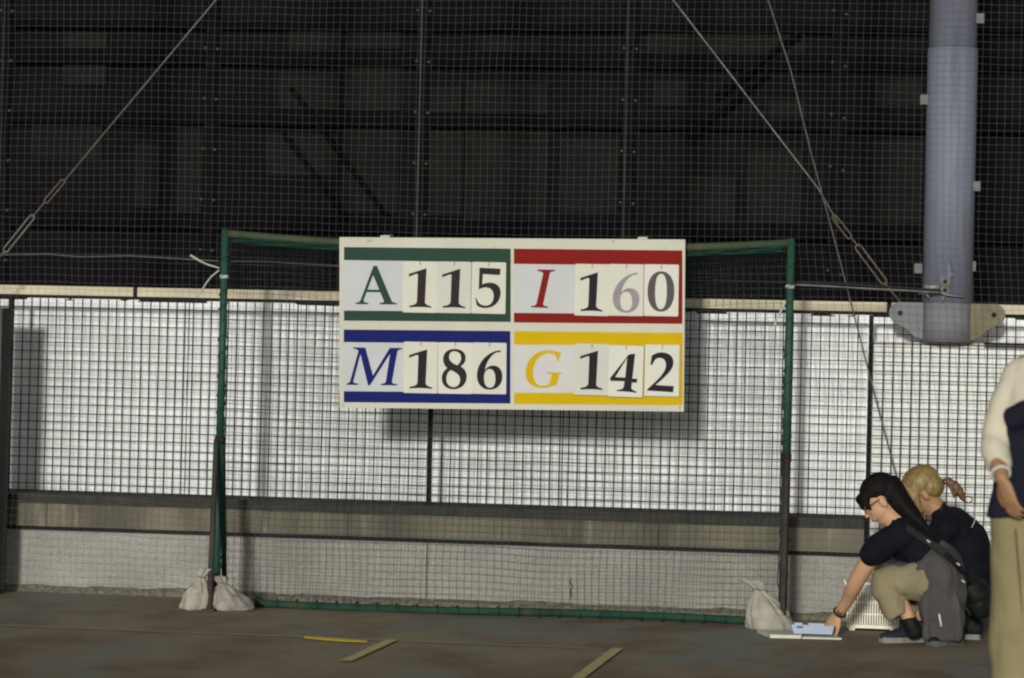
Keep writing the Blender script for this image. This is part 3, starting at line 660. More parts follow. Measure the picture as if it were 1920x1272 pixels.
# ------------------------------------------------------------------ sandbags
M_BAG = mat('dusty sandbag cloth', (.40,.375,.32), (.30,.28,.24), scale=8, rough=.85, bump=.15, bscale=260, c3=(.23,.21,.175), scale3=9, lo3=.58, hi3=.75, stretch3=(1.6,1.6,.6))
M_BAG2 = mat('grimy sandbag cloth', (.34,.31,.275), (.245,.225,.20), scale=8, rough=.85, bump=.15, bscale=260, c3=(.17,.155,.135), scale3=9, lo3=.56, hi3=.73, stretch3=(1.6,1.6,.6))
def sandbag(label, foot, neck, tail, rx, ry, pleats, m, seed, string=True):
    """a tied cloth sack: slumped body, pleats drawn up to the neck, loose cloth above the knot"""
    foot, neck, tail = Vector(foot), Vector(neck), Vector(tail); foot.z = .002
    prof = [(0,.90),(.06,.98),(.16,1.0),(.34,.93),(.52,.78),(.68,.57),(.82,.36),(.92,.22),(1.0,.17)]
    rad = lambda t: float(np.interp(t, [p[0] for p in prof], [p[1] for p in prof]))
    nt, na = 34, 84
    def ring(c, t, k, flare):
        out = []
        for q in range(na):
            th = 2*math.pi*q/na; cs, sn = math.cos(th), math.sin(th)
            ph = pleats*th/2 + 2.2*noise.noise(Vector((cs*1.3, sn*1.3, seed+t*1.2))) + t*.8
            pl = abs(math.sin(ph))-.55
            r = k*(1 + (.05+.34*t*t*flare)*pl)
            r *= 1 + .13*noise.noise(Vector((cs*1.1+seed, sn*1.1, t*2.6))) + .05*abs(noise.noise(Vector((cs*2.6, sn*2.6+seed, t*7))))*2
            r *= 1 + .10*(1-t)**4*math.cos(4*th+.6)
            dz = .020*noise.noise(Vector((cs*1.7, sn*1.7+seed, t*4)))*min(1, t*4)*(1-t*.6)
            out.append(c + Vector((rx*r*cs, ry*r*sn, dz)))
        return out
    v = []; mid = foot.lerp(neck, .5) + Vector((0,0,.012)); mid.x = foot.x*.62+neck.x*.38
    for k in range(nt+1):
        t = k/nt; c = foot*(1-t)**2 + mid*(2*t*(1-t)) + neck*t*t
        v += ring(c, t, rad(t), 1.0)
    f = [(k*na+q, k*na+(q+1) % na, (k+1)*na+(q+1) % na, (k+1)*na+q) for k in range(nt) for q in range(na)]
    f.append(tuple(range(na-1, -1, -1)))
    v = [(p.x, p.y, max(p.z, .002)) for p in v]
    t_ = thing('sandbag', foot, label, 'sandbag', 'sandbags weighing down the frame')
    obj('sack', Geo().add(v, f, True), m, t_)
    v = []
    for k in range(9):
        u = k/8; c = neck.lerp(tail, u); v += ring(c, 1.0, (.16+.20*u**.7)*(1-.25*(u > .9)), 1.6)
    f = [(k*na+q, k*na+(q+1) % na, (k+1)*na+(q+1) % na, (k+1)*na+q) for k in range(8) for q in range(na)]
    obj('loose_top', Geo().add(v, f, True), m, t_)
    if string:
        obj('tie_string', Geo().tube([neck+Vector((rx*.19*math.cos(a), ry*.19*math.sin(a), .004*math.sin(2*a))) for a in np.linspace(0, 6.283, 16, endpoint=False)], .0045, 5, closed=True), mat('string knot', (.16,.13,.10)), t_)
    return t_
fa = at
sandbag('pale upright sandbag on the outer side of the left stay', at(369,1139,-.30), at(378,1082,-.28), at(389,1066,-.27), .088, .10, 7, M_BAG, 1.3)
sandbag('creased grey sandbag leaning inside the left stay', at(434,1141,-.25), at(417,1093,-.24), at(408,1080,-.24), .112, .105, 8, M_BAG2, 4.1)
sandbag('fat tied sandbag at the foot of the right stay', at(1445,1179,-.25), at(1423,1106,-.21), at(1408,1088,-.21), .122, .11, 8, M_BAG, 7.7)

# ------------------------------------------------------------------ things on the floor
M_PLASTIC = mat('cream basket plastic', (.86,.83,.69), (.80,.77,.63), scale=5, rough=.4)
b0 = floor_at(1587, 1182); BW, BD, BH = .262, .17, .235
bx0 = b0.x; by0 = b0.y
t = thing('storage_basket', (bx0+BW/2, by0+BD/2, 0), 'cream plastic slatted basket behind the reaching arm', 'basket')
g = Geo()
for k in range(4): g.box(bx0+(.012 if k % 2 == 0 else BW-.042), bx0+(.042 if k % 2 == 0 else BW-.012), by0+(.01 if k < 2 else BD-.03), by0+(.03 if k < 2 else BD-.01), 0, .013)
stuff(obj('foot', g, M_PLASTIC, t))
obj('bottom', Geo().box(bx0, bx0+BW, by0, by0+BD, .013, .028), M_PLASTIC, t)
for z, hh_ in ((.215, .020), (.142, .007), (.082, .007)):
    obj('band', Geo().box(bx0-.002, bx0+BW+.002, by0-.002, by0+.006, z, z+hh_).box(bx0-.002, bx0+BW+.002, by0+BD-.006, by0+BD+.002, z, z+hh_)
        .box(bx0-.002, bx0+.006, by0+.006, by0+BD-.006, z, z+hh_).box(bx0+BW-.006, bx0+BW+.002, by0+.006, by0+BD-.006, z, z+hh_), M_PLASTIC, t)
n = 21
for i in range(n):
    x = bx0+.003+i*(BW-.006)/(n-1)
    obj('slat', Geo().box(x-.0038, x+.0038, by0, by0+.004, .028, .215), M_PLASTIC, t)
for i in range(10):
    x = bx0+.003+i*(BW-.006)/9
    obj('slat', Geo().box(x-.0035, x+.0035, by0+BD-.004, by0+BD, .028, .215), M_PLASTIC, t)
for i in range(1, 9):
    y = by0+i*BD/9
    for x in (bx0, bx0+BW-.004): obj('slat', Geo().box(x, x+.004, y-.003, y+.003, .028, .215), M_PLASTIC, t)
obj('handle', Geo().tube([(bx0-.006, by0+BD*.25, .222),(bx0-.016, by0+BD*.3, .250),(bx0-.016, by0+BD*.7, .250),(bx0-.006, by0+BD*.75, .222)], .006, 6), M_PLASTIC, t)
g = Geo()
g.ball((bx0+.13, by0+.09, .075), .075, .05, .055); g.loft([((bx0+.05,by0+.07,.05),.03),((bx0+.07,by0+.08,.14),.025),((bx0+.05,by0+.09,.18),.02)], X3)
g = fuse(g, .008, 2, wrinkle=.012, wscale=16, seed=4)
tag(obj('black_cloth', g, mat('black cloth', (.012,.011,.014), (.02,.018,.022), scale=8, rough=.95)), 'crumpled black cloth inside the cream basket', 'cloth')
# flat boards on the floor
M_WB = mat('white spare card', (.60,.59,.49), (.53,.52,.43), scale=6, rough=.5)
def flat_board(name, pxs, z0, z1, m, label, cat='card'):
    pts = [floor_at(x, y, z0) for x, y in pxs]
    g = Geo().prism([Vector((p.x, p.y, z0)) for p in pts], Vector((0,0,z1-z0)))
    return tag(obj(name, g, m), label, cat)
flat_board('spare_card', [(1444,1196.5),(1502,1198),(1512,1189),(1420,1187)], .003, .020, M_WB, 'stack of white spare cards lying left on the floor by the sandbag')
flat_board('spare_card', [(1504,1198),(1578,1200),(1560,1190),(1515,1188.5)], .003, .011, M_WB, 'thin white spare card under the reaching hand')
c = floor_at(1484, 1188, .021)
M_BLUE = mat('pale blue plastic', (.40,.46,.58), (.35,.41,.52), scale=6, rough=.4)
t = thing('tray', (c.x+.1, c.y+.07, .021), 'pale blue plastic tray standing on the white spare cards', 'tray')
x0, x1, y0, y1, z0 = c.x, c.x+.208, c.y, c.y+.13, .021
g = Geo()
o_ = [(x0+.010,y0+.008),(x1-.010,y0+.008),(x1-.010,y1-.008),(x0+.010,y1-.008)]; r_ = [(x0,y0),(x1,y0),(x1,y1),(x0,y1)]
i_ = [(x0+.006,y0+.006),(x1-.006,y0+.006),(x1-.006,y1-.006),(x0+.006,y1-.006)]; b_ = [(x0+.016,y0+.014),(x1-.016,y0+.014),(x1-.016,y1-.014),(x0+.016,y1-.014)]
v = [(x,y,z0) for x,y in o_]+[(x,y,z0+.044) for x,y in r_]+[(x,y,z0+.044) for x,y in i_]+[(x,y,z0+.006) for x,y in b_]
f = [(3,2,1,0),(12,13,14,15)]
for a in range(3): f += [(a*4+k, a*4+(k+1) % 4, a*4+4+(k+1) % 4, a*4+4+k) for k in range(4)]
obj('shell', g.add(v, f), M_BLUE, t)
obj('label_sticker', Geo().box(x0+.024, x0+.056, y0+.001, y0+.0035, z0+.028, z0+.037), mat('blue sticker', (.06,.10,.35)), t)
g = Geo().tube([(x0+.062,y0+.03,z0+.006),(x0+.062,y0+.03,z0+.060)], [.013,.011], 12)
tag(obj('shiny_clip', g, mat('shiny brass', (.75,.68,.45), rough=.2, metal=1)), 'small shiny metal clip in the pale blue tray', 'clip')

# ------------------------------------------------------------------ people
M_SKIN = mat('skin', (.50,.30,.175), (.46,.265,.15), scale=9, rough=.55, spec=.3)
M_SKIN2 = mat('tan skin', (.36,.20,.105), (.32,.175,.09), scale=9, rough=.55, spec=.3)
M_NAVY = mat('navy cotton', (.0075,.0075,.013), (.005,.005,.0085), scale=6, rough=.9, spec=.15)
M_NAVY2 = mat('dark navy cotton', (.0075,.007,.013), (.005,.0045,.0085), scale=6, rough=.9, spec=.15)
M_KHAKI = mat('khaki cotton', (.255,.220,.135), (.21,.18,.11), scale=7, rough=.9, bump=.12, bscale=300)
M_KHAKI2 = mat('khaki cotton light', (.27,.235,.125), (.225,.195,.105), scale=6, rough=.9, bump=.12, bscale=300)
M_GREY = mat('charcoal cloth', (.078,.072,.070), (.062,.057,.057), scale=7, rough=.95, bump=.1, bscale=300)
M_BLACK = mat('black nylon', (.012,.013,.013), (.008,.008,.009), scale=10, rough=.6)
M_HAIRK = mat('black hair', (.0065,.0055,.0055), (.010,.008,.0075), scale=30, rough=.6, stretch=(.4,1,3), spec=.07)
M_HAIRB = mat('blonde hair', (.29,.205,.07), (.15,.10,.033), scale=30, rough=.5, stretch=(2.5,2.5,.3), c3=(.10,.065,.03), scale3=5, lo3=.55, hi3=.75, spec=.4)
M_HAIRT = mat('brown hair tail', (.13,.065,.03), (.09,.045,.022), scale=26, rough=.5, stretch=(2.5,2.5,.5), spec=.4)

def head_geo(g, c, f, u, k=1.0):
    """head turned to f with its crown towards u; k scales a 0.22 m tall head"""
    f = f.normalized(); u = (u-f*u.dot(f)).normalized(); s = u.cross(f); ax = (f, s, u)
    L = lambda a, b, d: c + f*(a*k) + s*(b*k) + u*(d*k)
    g.ball(L(-.008,0,.030), .094*k, .075*k, .082*k, ax, 20, 14)
    g.ball(L(.022,0,-.035), .066*k, .060*k, .074*k, ax, 20, 14)
    g.loft([(L(.045,0,-.060),.042*k,.035*k),(L(.056,0,-.094),.024*k,.020*k)], s)
    g.loft([(L(.080,0,.012),.010*k),(L(.096,0,-.018),.011*k),(L(.103,0,-.034),.015*k,.011*k)], s, n=10)
    g.loft([(L(.078,-.02,-.062),.010*k),(L(.086,0,-.062),.011*k),(L(.078,.02,-.062),.010*k)], u, n=10)
    for sg in (-1, 1):
        g.loft([(L(.076,sg*.012,.016),.010*k),(L(.066,sg*.045,.016),.010*k)], u, n=8)
        g.ball(L(-.004,sg*.074,-.018), .019*k, .011*k, .031*k, ax, 10, 8)
    return L
def hand_geo(g, wrist, d, nrm, thumb_side, k=1.0, curl=.35, spread=1.0):
    """palm and five fingers: d points from wrist to fingertips, nrm out of the back of the hand"""
    d = d.normalized(); nrm = (nrm-d*nrm.dot(d)).normalized(); s = d.cross(nrm)*thumb_side
    L = lambda a, b, c: wrist + d*(a*k) + s*(b*k) + nrm*(c*k)
    g.loft([(L(0,0,0),.024*k,.018*k),(L(.035,0,0),.036*k,.016*k),(L(.075,0,0),.038*k,.013*k),(L(.090,0,0),.035*k,.011*k)], s, n=14)
    for i, (b, ln) in enumerate(((.028,.072),(.010,.080),(-.009,.074),(-.027,.058))):
        a0 = .086-abs(b)*.12; pts = [L(a0-.02, b, 0)]; ang = .0; p = L(a0, b, 0); pts.append(p)
        for q, fr in enumerate((.45, .30, .25)):
            ang += curl*(.8+.35*q); dd = d*math.cos(ang) - nrm*math.sin(ang) + s*(b*1.6*spread); p = p + dd.normalized()*(ln*k*fr); pts.append(p)
        g.loft([(pp, (.0088-.0007*j)*k) for j, pp in enumerate(pts)], s, n=8, sub=2)
    t0 = L(.018,.022,-.004); t1 = L(.048,.048,-.010); t2 = L(.074,.056,-.016); t3 = L(.094,.056,-.024)
    g.loft([(t0,.014*k),(t1,.0115*k),(t2,.010*k),(t3,.0085*k)], nrm, n=8, sub=2)
def shoe(parent, toe, heel, m_up, m_sole, w=.043, h=.085, name='shoe'):
    """shoe lying on the floor from toe to heel"""
    d = (toe-heel); d.z = 0; L = d.length; d.normalize(); s = d.cross(Z3)
    P = lambda a, z: Vector((heel.x, heel.y, 0)) + d*(a*L) + Vector((0,0,z))
    g = Geo().loft([(P(.03,.048),w*.72,.034),(P(.2,.056),w*.82,.040),(P(.42,.052),w*.86,.036),(P(.68,.040),w,.026),(P(.9,.033),w*.85,.019),(P(.99,.030),w*.45,.012)], s, n=18)
    g.loft([(P(.24,.06),w*.76,.054),(P(.25,h),w*.74,.050)], s, n=16)
    up = obj(name, fuse(g, .006, 3, wrinkle=.002, wscale=40), m_up, parent)
    out = []
    for a, ww in ((0,.55),(.05,.8),(.25,.86),(.5,.88),(.7,1.05),(.88,.98),(.97,.7),(1.0,.4)): out.append((a, ww))
    poly = [P(a, .002)+s*(w*ww*1.04) for a, ww in out] + [P(a, .002)-s*(w*ww*1.04) for a, ww in reversed(out)]
    obj('sole', Geo().prism(poly, Vector((0,0,.026))), m_sole, up)
    return up

# ---- woman in front: crouching, reaching down to the cards
pa = thing('person', (floor_at(1745,1208).x, -.72, 0), 'person with dark hair and glasses crouching and reaching to the floor', 'person')
hc = at(1650, 937, -.66); hf = Vector((-.80,-.06,-.60)); hu = Vector((-.60,0,.80))
g = Geo(); L = head_geo(g, hc, hf, hu, .98)
nk0 = at(1662,962,-.66); nk1 = at(1690,990,-.66)
g.loft([(nk0,.050,.052),(at(1675,975,-.66),.050,.054),(nk1,.060,.055)], Y3)
g.loft([(at(1692,996,-.66),.13,.065),(at(1712,1018,-.66),.145,.085),(at(1745,1052,-.67),.145,.10),(at(1772,1082,-.68),.15,.11)], Y3, n=20)
sh = at(1680,1003,-.80)                                       # near arm
wr = at(1573,1151,-.60)
g.loft([(sh,.052),(at(1652,1026,-.82),.048),(at(1624,1060,-.80),.043),(at(1603,1096,-.75),.040),(at(1590,1124,-.67),.033),(wr,.024,.026)], Y3, n=16)
hand_geo(g, wr, Vector((-.60,.25,-.78)), Vector((-.55,-.65,.40)), -1, .98, curl=.22)
g.loft([(at(1690,1003,-.52),.048),(at(1660,1042,-.46),.042),(at(1650,1062,-.46),.037),(at(1668,1084,-.47),.030),(at(1680,1098,-.48),.024)], Y3, n=14)   # far arm resting on the knee
hand_geo(g, at(1680,1098,-.48), Vector((.7,0,-.7)), Vector((0,.2,1)), 1, .95, curl=.5)
for Yk, dx in ((-.80,0),(-.54,26)):                             # legs
    g.loft([(at(1772,1098,(Yk-.68)/2),.075),(at(1715,1092,Yk),.058),(at(1660+dx*.3,1088,Yk),.046)], Y3, n=14)
    g.loft([(at(1660+dx*.3,1090,Yk),.046),(at(1678+dx*.6,1118,Yk),.046),(at(1700+dx,1150,Yk),.035),(at(1709+dx,1174,Yk),.031)], Y3, n=14)
obj('body', fuse(g, .0052, 3), M_SKIN, pa)
# face details
for sg in (-1, 1): obj('eye', Geo().ball(L(.076,sg*.028,.002), .011, .014, .008, (hf.normalized(), Y3, hu.normalized())), mat('dark eye', (.02,.015,.012), rough=.2), pa)
gl = Geo(); s_ = hu.normalized().cross(hf.normalized())
for sg in (-1, 1):
    gl.tube([L(.093, sg*.033+.026*math.cos(a), -.002+.020*math.sin(a)) for a in np.linspace(0, 6.283, 16, endpoint=False)], .0024, 6, closed=True)
    gl.tube([L(.091, sg*.058, .004), L(.0, sg*.079, .004)], .0022, 6)
gl.tube([L(.094,-.008,0), L(.094,.008,0)], .0022, 6)
obj('glasses', gl, M_BLACK, pa)
# hair
g = Geo(); ax = (hf.normalized(), s_.normalized(), hu.normalized())
g.ball(L(-.022,0,.048), .096, .083, .080, ax, 20, 14)
g.ball(L(-.055,0,.0), .060, .074, .075, ax, 18, 12)
g.loft([(L(.050,-.055,.052),.026),(L(.078,0,.054),.028),(L(.050,.055,.052),.026)], ax[2], n=10)
g.loft([(L(.070,-.045,.05),.024),(L(.086,-.045,.018),.014),(L(.092,-.04,-.004),.006)], ax[1], n=10)
g.loft([(L(.060,.055,.05),.026),(L(.068,.066,.018),.016),(L(.066,.07,-.012),.007)], ax[1], n=10)
g.loft([(L(.060,-.055,.05),.026),(L(.068,-.066,.018),.016),(L(.066,-.07,-.012),.007)], ax[1], n=10)
g.loft([(L(.080,-.03,.060),.016),(L(.092,-.022,.030),.011),(L(.100,-.015,.008),.006)], ax[1], n=10)
g.loft([(L(.078,.03,.060),.016),(L(.092,.03,.030),.010),(L(.096,.03,.006),.006)], ax[1], n=10)
g.loft([(L(.040,-.066,.052),.022),(L(.030,-.078,.015),.012),(L(.030,-.078,-.02),.006)], ax[2], n=10)
g.loft([(L(-.07,0,.03),.072,.070),(at(1694,950,-.66),.066,.056),(at(1712,967,-.68),.054,.040),(at(1728,983,-.70),.036,.026),(at(1742,998,-.72),.016,.012)], Y3, n=16)
obj('hair', fuse(g, .005, 2, wrinkle=.0020, wscale=45, wstretch=(.25,2.0,.25), seed=2), M_HAIRK, pa)
# shirt
g = Geo()
g.loft([(at(1672,982,-.66),.090,.055),(at(1686,996,-.66),.175,.092),(at(1710,1020,-.66),.178,.112),(at(1728,1036,-.665),.182,.118),(at(1741,1047,-.67),.188,.124)], Y3, n=24, cap=False)
for Ys, Ye in ((-.80,-.835),(-.54,-.47)):
    g.loft([(at(1690,1002,Ys),.075),(at(1660,1018,(Ys+Ye)/2),.068),(at(1640,1034,Ye),.064),(at(1630,1042,Ye),.060)], Y3, n=16)
g = fuse(g, .008, 4, wrinkle=.009, wscale=10, seed=7)
obj('shirt', g, M_NAVY, pa)
# trousers
g = Geo()
g.loft([(at(1775,1090,-.68),.165,.12),(at(1745,1085,-.70),.17,.11)], Y3, n=20)
for Yk, dx in ((-.80,0),(-.54,26)):
    g.loft([(at(1760,1092,(Yk*1.3-.68)/2.3),.10),(at(1712,1090,Yk),.092,.092),(at(1668,1087,Yk),.078,.078),(at(1652+dx*.3,1088,Yk),.066,.062)], Y3, n=18)
    g.loft([(at(1650+dx*.3,1084,Yk),.070,.056),(at(1662+dx*.4,1108,Yk),.074,.070),(at(1677+dx*.7,1134,Yk),.075,.060),(at(1686+dx,1154,Yk),.072,.048)], Y3, n=18, cap=False)
    g.loft([(at(1644+dx*.3,1082,Yk),.060,.036),(at(1655+dx*.5,1112,Yk),.066,.040),(at(1668+dx*.8,1142,Yk),.066,.038),(at(1677+dx,1160,Yk),.062,.030)], Y3, n=18, cap=False)
obj('trousers', fuse(g, .008, 3, wrinkle=.007, wscale=9, wstretch=(1.4,1,.8), seed=9), M_KHAKI, pa)
# jacket tied round the waist, hanging to the floor
g = Geo()
g.loft([(at(1732,1040,-.67),.168,.104),(at(1748,1055,-.68),.184,.120),(at(1760,1074,-.70),.188,.128),(at(1764,1094,-.73),.178,.124),(at(1766,1114,-.75),.158,.118),(at(1767,1145,-.765),.128,.112),(at(1769,1174,-.77),.112,.104),(at(1770,1200,-.77),.108,.096)], Y3, n=32, cap=False)
for px, q_ in ((1734,.016),(1750,.011),(1774,.014),(1794,.016)):
    g.loft([(at(1756+(px-1765)*.6,1092,-.865),.008),(at(px,1125,-.87),q_),(at(px+2,1165,-.865),q_*1.15),(at(px+3,1198,-.862),q_*1.2)], Y3, n=10)
g.loft([(at(1730,1070,-.74),.12,.040),(at(1700,1064,-.74),.12,.032),(at(1662,1058,-.72),.10,.024)], Y3, n=16)
obj('waist_jacket', fuse(g, .008, 3, wrinkle=.009, wscale=8, wstretch=(1.5,1.2,.9), seed=13, floor=.03), M_GREY, pa)
q = at(1763,1163,-.90); obj('white_tag', Geo().tube([q+Vector((-.006,-.006,.030)), q+Vector((.006,-.006,-.030))], .0045, 6), mat('white tag', (.8,.8,.78)), pa)
# feet
M_SHOE = mat('navy knit shoe', (.028,.030,.052), (.02,.021,.038), scale=40, rough=.85); M_SOLE = mat('grey sole', (.26,.27,.24), (.2,.2,.18), scale=20, rough=.8)
shoe(pa, floor_at(1652,1206), floor_at(1742,1204), M_SHOE, M_SOLE)
shoe(pa, floor_at(1722,1212)+Vector((.05,.0,0)), floor_at(1800,1210), M_BLACK, mat('dark sole', (.10,.10,.095)))
obj('sock', Geo().loft([(at(1704,1163,-.80),.0375,.037),(at(1710,1175,-.80),.038,.039),(at(1716,1188,-.80),.035,.040)], Y3), M_BLACK, pa)
# wristwatch
d = (wr-at(1590,1124,-.67)).normalized(); e = d.orthogonal().normalized(); h_ = d.cross(e); c = wr - d*.012
wt = obj('wristwatch', Geo().tube([c+(e*math.cos(a)+h_*math.sin(a))*.030 for a in np.linspace(0, 6.283, 20, endpoint=False)], .0062, 6, closed=True), mat('dark watch strap', (.03,.026,.02), rough=.5), pa)
fc = c + (CAM-c).normalized()*.030; dn = (CAM-c).normalized()
obj('dial', Geo().tube([fc-dn*.003, fc+dn*.006], .016, 14), mat('olive dial', (.10,.09,.05), rough=.3), wt)
# shoulder bag of the woman in front
sbag = thing('shoulder_bag', (at(1835,1110,-.62).x, -.62, .25), 'black shoulder bag with diagonal strap on the crouching back', 'bag')
g = Geo().loft([(at(1812,1092,-.66),.07,.05),(at(1830,1112,-.64),.09,.075),(at(1842,1140,-.62),.08,.07)], Y3, n=16)
obj('pouch', fuse(g, .008, 3, wrinkle=.008, wscale=14, seed=3), M_BLACK, sbag)
st = [at(1672,980,-.80), at(1700,990,-.855), at(1740,1016,-.885), at(1772,1038,-.885), at(1797,1062,-.85), at(1810,1088,-.78), at(1818,1100,-.72)]
g = Geo()
for i in range(len(st)-1):
    dd = (st[i+1]-st[i]).normalized(); sd = dd.cross(Vector((0,-1,0))).normalized()
    g.obox(st[i], dd, Vector((0,1,0)), sd, (-.003,(st[i+1]-st[i]).length+.003), (0,.004), (-.016,.016))
obj('strap', g, M_BLACK, sbag)
for px, py, Y in ((1741,1015,-.885),(1797,1058,-.87),(1806,1090,-.82)):
    q = at(px, py, Y); obj('buckle', Geo().obox(q, Vector((.8,0,-.6)), Y3, Vector((.6,0,.8)), (-.010,.010), (-.006,.002), (-.003,.003)), M_GALV, sbag)

# ---- blonde woman behind
pb = thing('person', (at(1800,1180,-.28).x, -.28, 0), 'person with blonde ponytail in navy crouching behind the dark haired one', 'person')
YB = -.26
hc = at(1732, 922, YB); hf = Vector((-.78,.10,-.62)); hu = Vector((-.62,0,.78))
g = Geo(); L = head_geo(g, hc, hf, hu, 1.0)
g.loft([(at(1742,940,YB),.050,.054),(at(1756,956,YB),.052,.054),(at(1776,978,YB),.060,.055)], Y3)
g.loft([(at(1780,984,YB),.13,.065),(at(1797,1008,YB),.145,.09),(at(1813,1045,YB),.135,.09),(at(1826,1082,YB),.13,.09)], Y3, n=20)
for Ys, Yh in ((YB-.15,YB-.10),(YB+.15,YB+.12)):
    g.loft([(at(1775,985,Ys),.05),(at(1748,1030,Ys),.043),(at(1728,1066,Yh),.036),(at(1702,1078,Yh),.026)], Y3, n=14)
    hand_geo(g, at(1702,1078,Yh), Vector((-1,0,-.3)), Vector((-.2,0,1)), 1, .95, curl=.4)
    g.loft([(at(1830,1100,(Ys+YB)/2),.08),(at(1770,1088,Yh),.07),(at(1738,1086,Yh),.055)], Y3, n=14)
    g.loft([(at(1738,1088,Yh),.054),(at(1770,1130,Yh),.05),(at(1796,1164,Yh),.036),(at(1800,1172,Yh),.034)], Y3, n=14)
obj('body', fuse(g, .0055, 3), M_SKIN2, pb)
for sg in (-1, 1): obj('eye', Geo().ball(L(.076,sg*.028,.002), .011, .014, .008), mat('dark eye', (.02,.015,.012), rough=.2), pb)
g = Geo(); f_ = hf.normalized(); u_ = (hu-f_*hu.dot(f_)).normalized(); s_ = u_.cross(f_); ax = (f_, s_, u_)
g.ball(L(-.012,0,.046), .104, .088, .086, ax, 20, 14)
g.ball(L(-.050,0,.0), .062, .076, .066, ax, 18, 12)
for b in (-.062, -.03, .0, .03, .062):
    g.loft([(L(.050,b,.080),.030,.026),(L(.088,b*1.1,.030),.026,.020),(L(.104,b*1.15,-.030),.022,.014),(L(.100,b*1.15,-.085),.010,.007)], s_, n=10)
g.loft([(L(.040,.070,.05),.030,.024),(L(.052,.080,-.02),.026,.014),(L(.058,.080,-.075),.010,.007)], f_, n=10)
g.loft([(L(.040,-.070,.05),.030,.024),(L(.052,-.080,-.02),.026,.014),(L(.058,-.080,-.075),.010,.007)], f_, n=10)
obj('hair', fuse(g, .005, 2, wrinkle=.0025, wscale=70, wstretch=(1.3,1.3,.16), seed=5), M_HAIRB, pb)
g = Geo().loft([(at(1764,905,YB),.012),(at(1776,903,YB),.020),(at(1790,911,YB),.024),(at(1800,925,YB),.022),(at(1808,938,YB),.010)], Y3, n=12)
g.loft([(at(1780,908,YB-.01),.012),(at(1787,922,YB-.02),.012),(at(1789,936,YB-.02),.004)], Y3, n=8)
g.loft([(at(1784,906,YB+.01),.012),(at(1797,920,YB),.012),(at(1801,937,YB),.004)], Y3, n=8)
obj('ponytail', fuse(g, .004, 1, wrinkle=.005, wscale=50, seed=8), M_HAIRT, pb)
obj('hair_tie', Geo().tube([at(1768,905,YB)+Vector((.0,.014*math.cos(a),.014*math.sin(a))) for a in np.linspace(0, 6.283, 12, endpoint=False)], .006, 6, closed=True), M_BLACK, pb)
g = Geo()
g.loft([(at(1764,962,YB),.085,.055),(at(1778,978,YB),.175,.095),(at(1800,1010,YB),.18,.125),(at(1818,1050,YB),.17,.125),(at(1830,1078,YB),.165,.12)], Y3, n=24)
for s in (-1, 1):
    Ys = YB+s*.15; g.loft([(at(1778,986,Ys),.075),(at(1760,1008,Ys),.068),(at(1750,1024,Ys),.062)], Y3, n=16)
obj('shirt', fuse(g, .008, 4, wrinkle=.009, wscale=10, seed=17), M_NAVY2, pb)
obj('collar_band', Geo().tube([at(1762,963,YB)+Vector((.02*math.cos(a)-.012*math.sin(a)*0,.066*math.sin(a),.052*math.cos(a))) for a in np.linspace(0, 6.283, 20, endpoint=False)], .010, 6, closed=True), mat('maroon rib', (.035,.012,.018)), pb)
obj('piping', Geo().tube(lerp_px([(1826,948),(1829,962),(1828,976),(1822,990)], YB-.155, 4), .0028, 6), mat('pale piping', (.40,.42,.5)), pb)
obj('cord_loop', Geo().tube([at(1816+7*math.cos(a), 937+6*math.sin(a), YB-.02) for a in np.linspace(0, 6.283, 12, endpoint=False)], .003, 5, closed=True), M_NAVY2, pb)
g = Geo()
g.loft([(at(1832,1090,YB),.165,.12),(at(1812,1094,YB),.17,.11)], Y3, n=20)
for s in (-1, 1):
    Yk = YB+s*.12
    g.loft([(at(1828,1100,(Yk+YB)/2),.10),(at(1780,1092,Yk),.085),(at(1742,1090,Yk),.068,.066)], Y3, n=18)
    g.loft([(at(1742,1090,Yk),.068,.066),(at(1768,1126,Yk),.066),(at(1794,1156,Yk),.060),(at(1800,1166,Yk),.058)], Y3, n=18)
obj('trousers', fuse(g, .009, 3, wrinkle=.008, wscale=11, seed=19), mat('black trousers', (.012,.011,.012), (.017,.015,.016), scale=6, rough=.95), pb)
for s in (-1, 1):
    a = at(1760,1180,YB+s*.11); b = at(1838,1180,YB+s*.11)
    shoe(pb, Vector((a.x,a.y,0)), Vector((b.x-.0,b.y,0)), M_BLACK, M_SOLE)

# ---- person standing at the right edge, nearer to the camera
YC = -4.0
pc = thing('person', (at(1962,1300,YC).x, YC, 0), 'standing person in cream and navy top with hands clasped at right edge', 'person')
A = lambda px, py, dy=0.0: at(px, py, YC+dy)
cxC = 1970
def CZ(z, dx=0.0, dy=0.0): return Vector((at(cxC, 900, YC).x+dx, YC+dy, z))
g = Geo(); L = head_geo(g, CZ(1.545), Vector((-.35,-.9,-.15)), Vector((0,-.1,1)), 1.02)
g.loft([(CZ(1.47),.052),(CZ(1.41),.054),(CZ(1.36),.09,.07)], X3)
g.loft([(CZ(1.33),.15,.085),(CZ(1.18),.155,.10),(CZ(1.0),.14,.095),(CZ(.86),.16,.11)], X3, n=20)
wrC = A(1879,898,-.20)
g.loft([(A(1918,704,.0),.052),(A(1890,760,.0),.044),(A(1870,820,-.02),.040),(A(1871,866,-.12),.036),(wrC,.029,.026)], Y3, n=16)
hd = Vector((.33,-.10,-.93)); hand_geo(g, wrC, hd, Vector((-.75,-.62,.05)), 1, 1.04, curl=.28)
mir = lambda p: Vector((2*CZ(0).x-p.x, p.y, p.z))
wl_ = Vector((CZ(0).x+.075, YC-.235, wrC.z-.03))
g.loft([(mir(A(1918,704,.0)),.052),(mir(A(1890,760,.0)),.044),(mir(A(1870,820,-.02)),.040),(mir(A(1876,868,-.13)),.035),(wl_,.028,.026)], Y3, n=16)
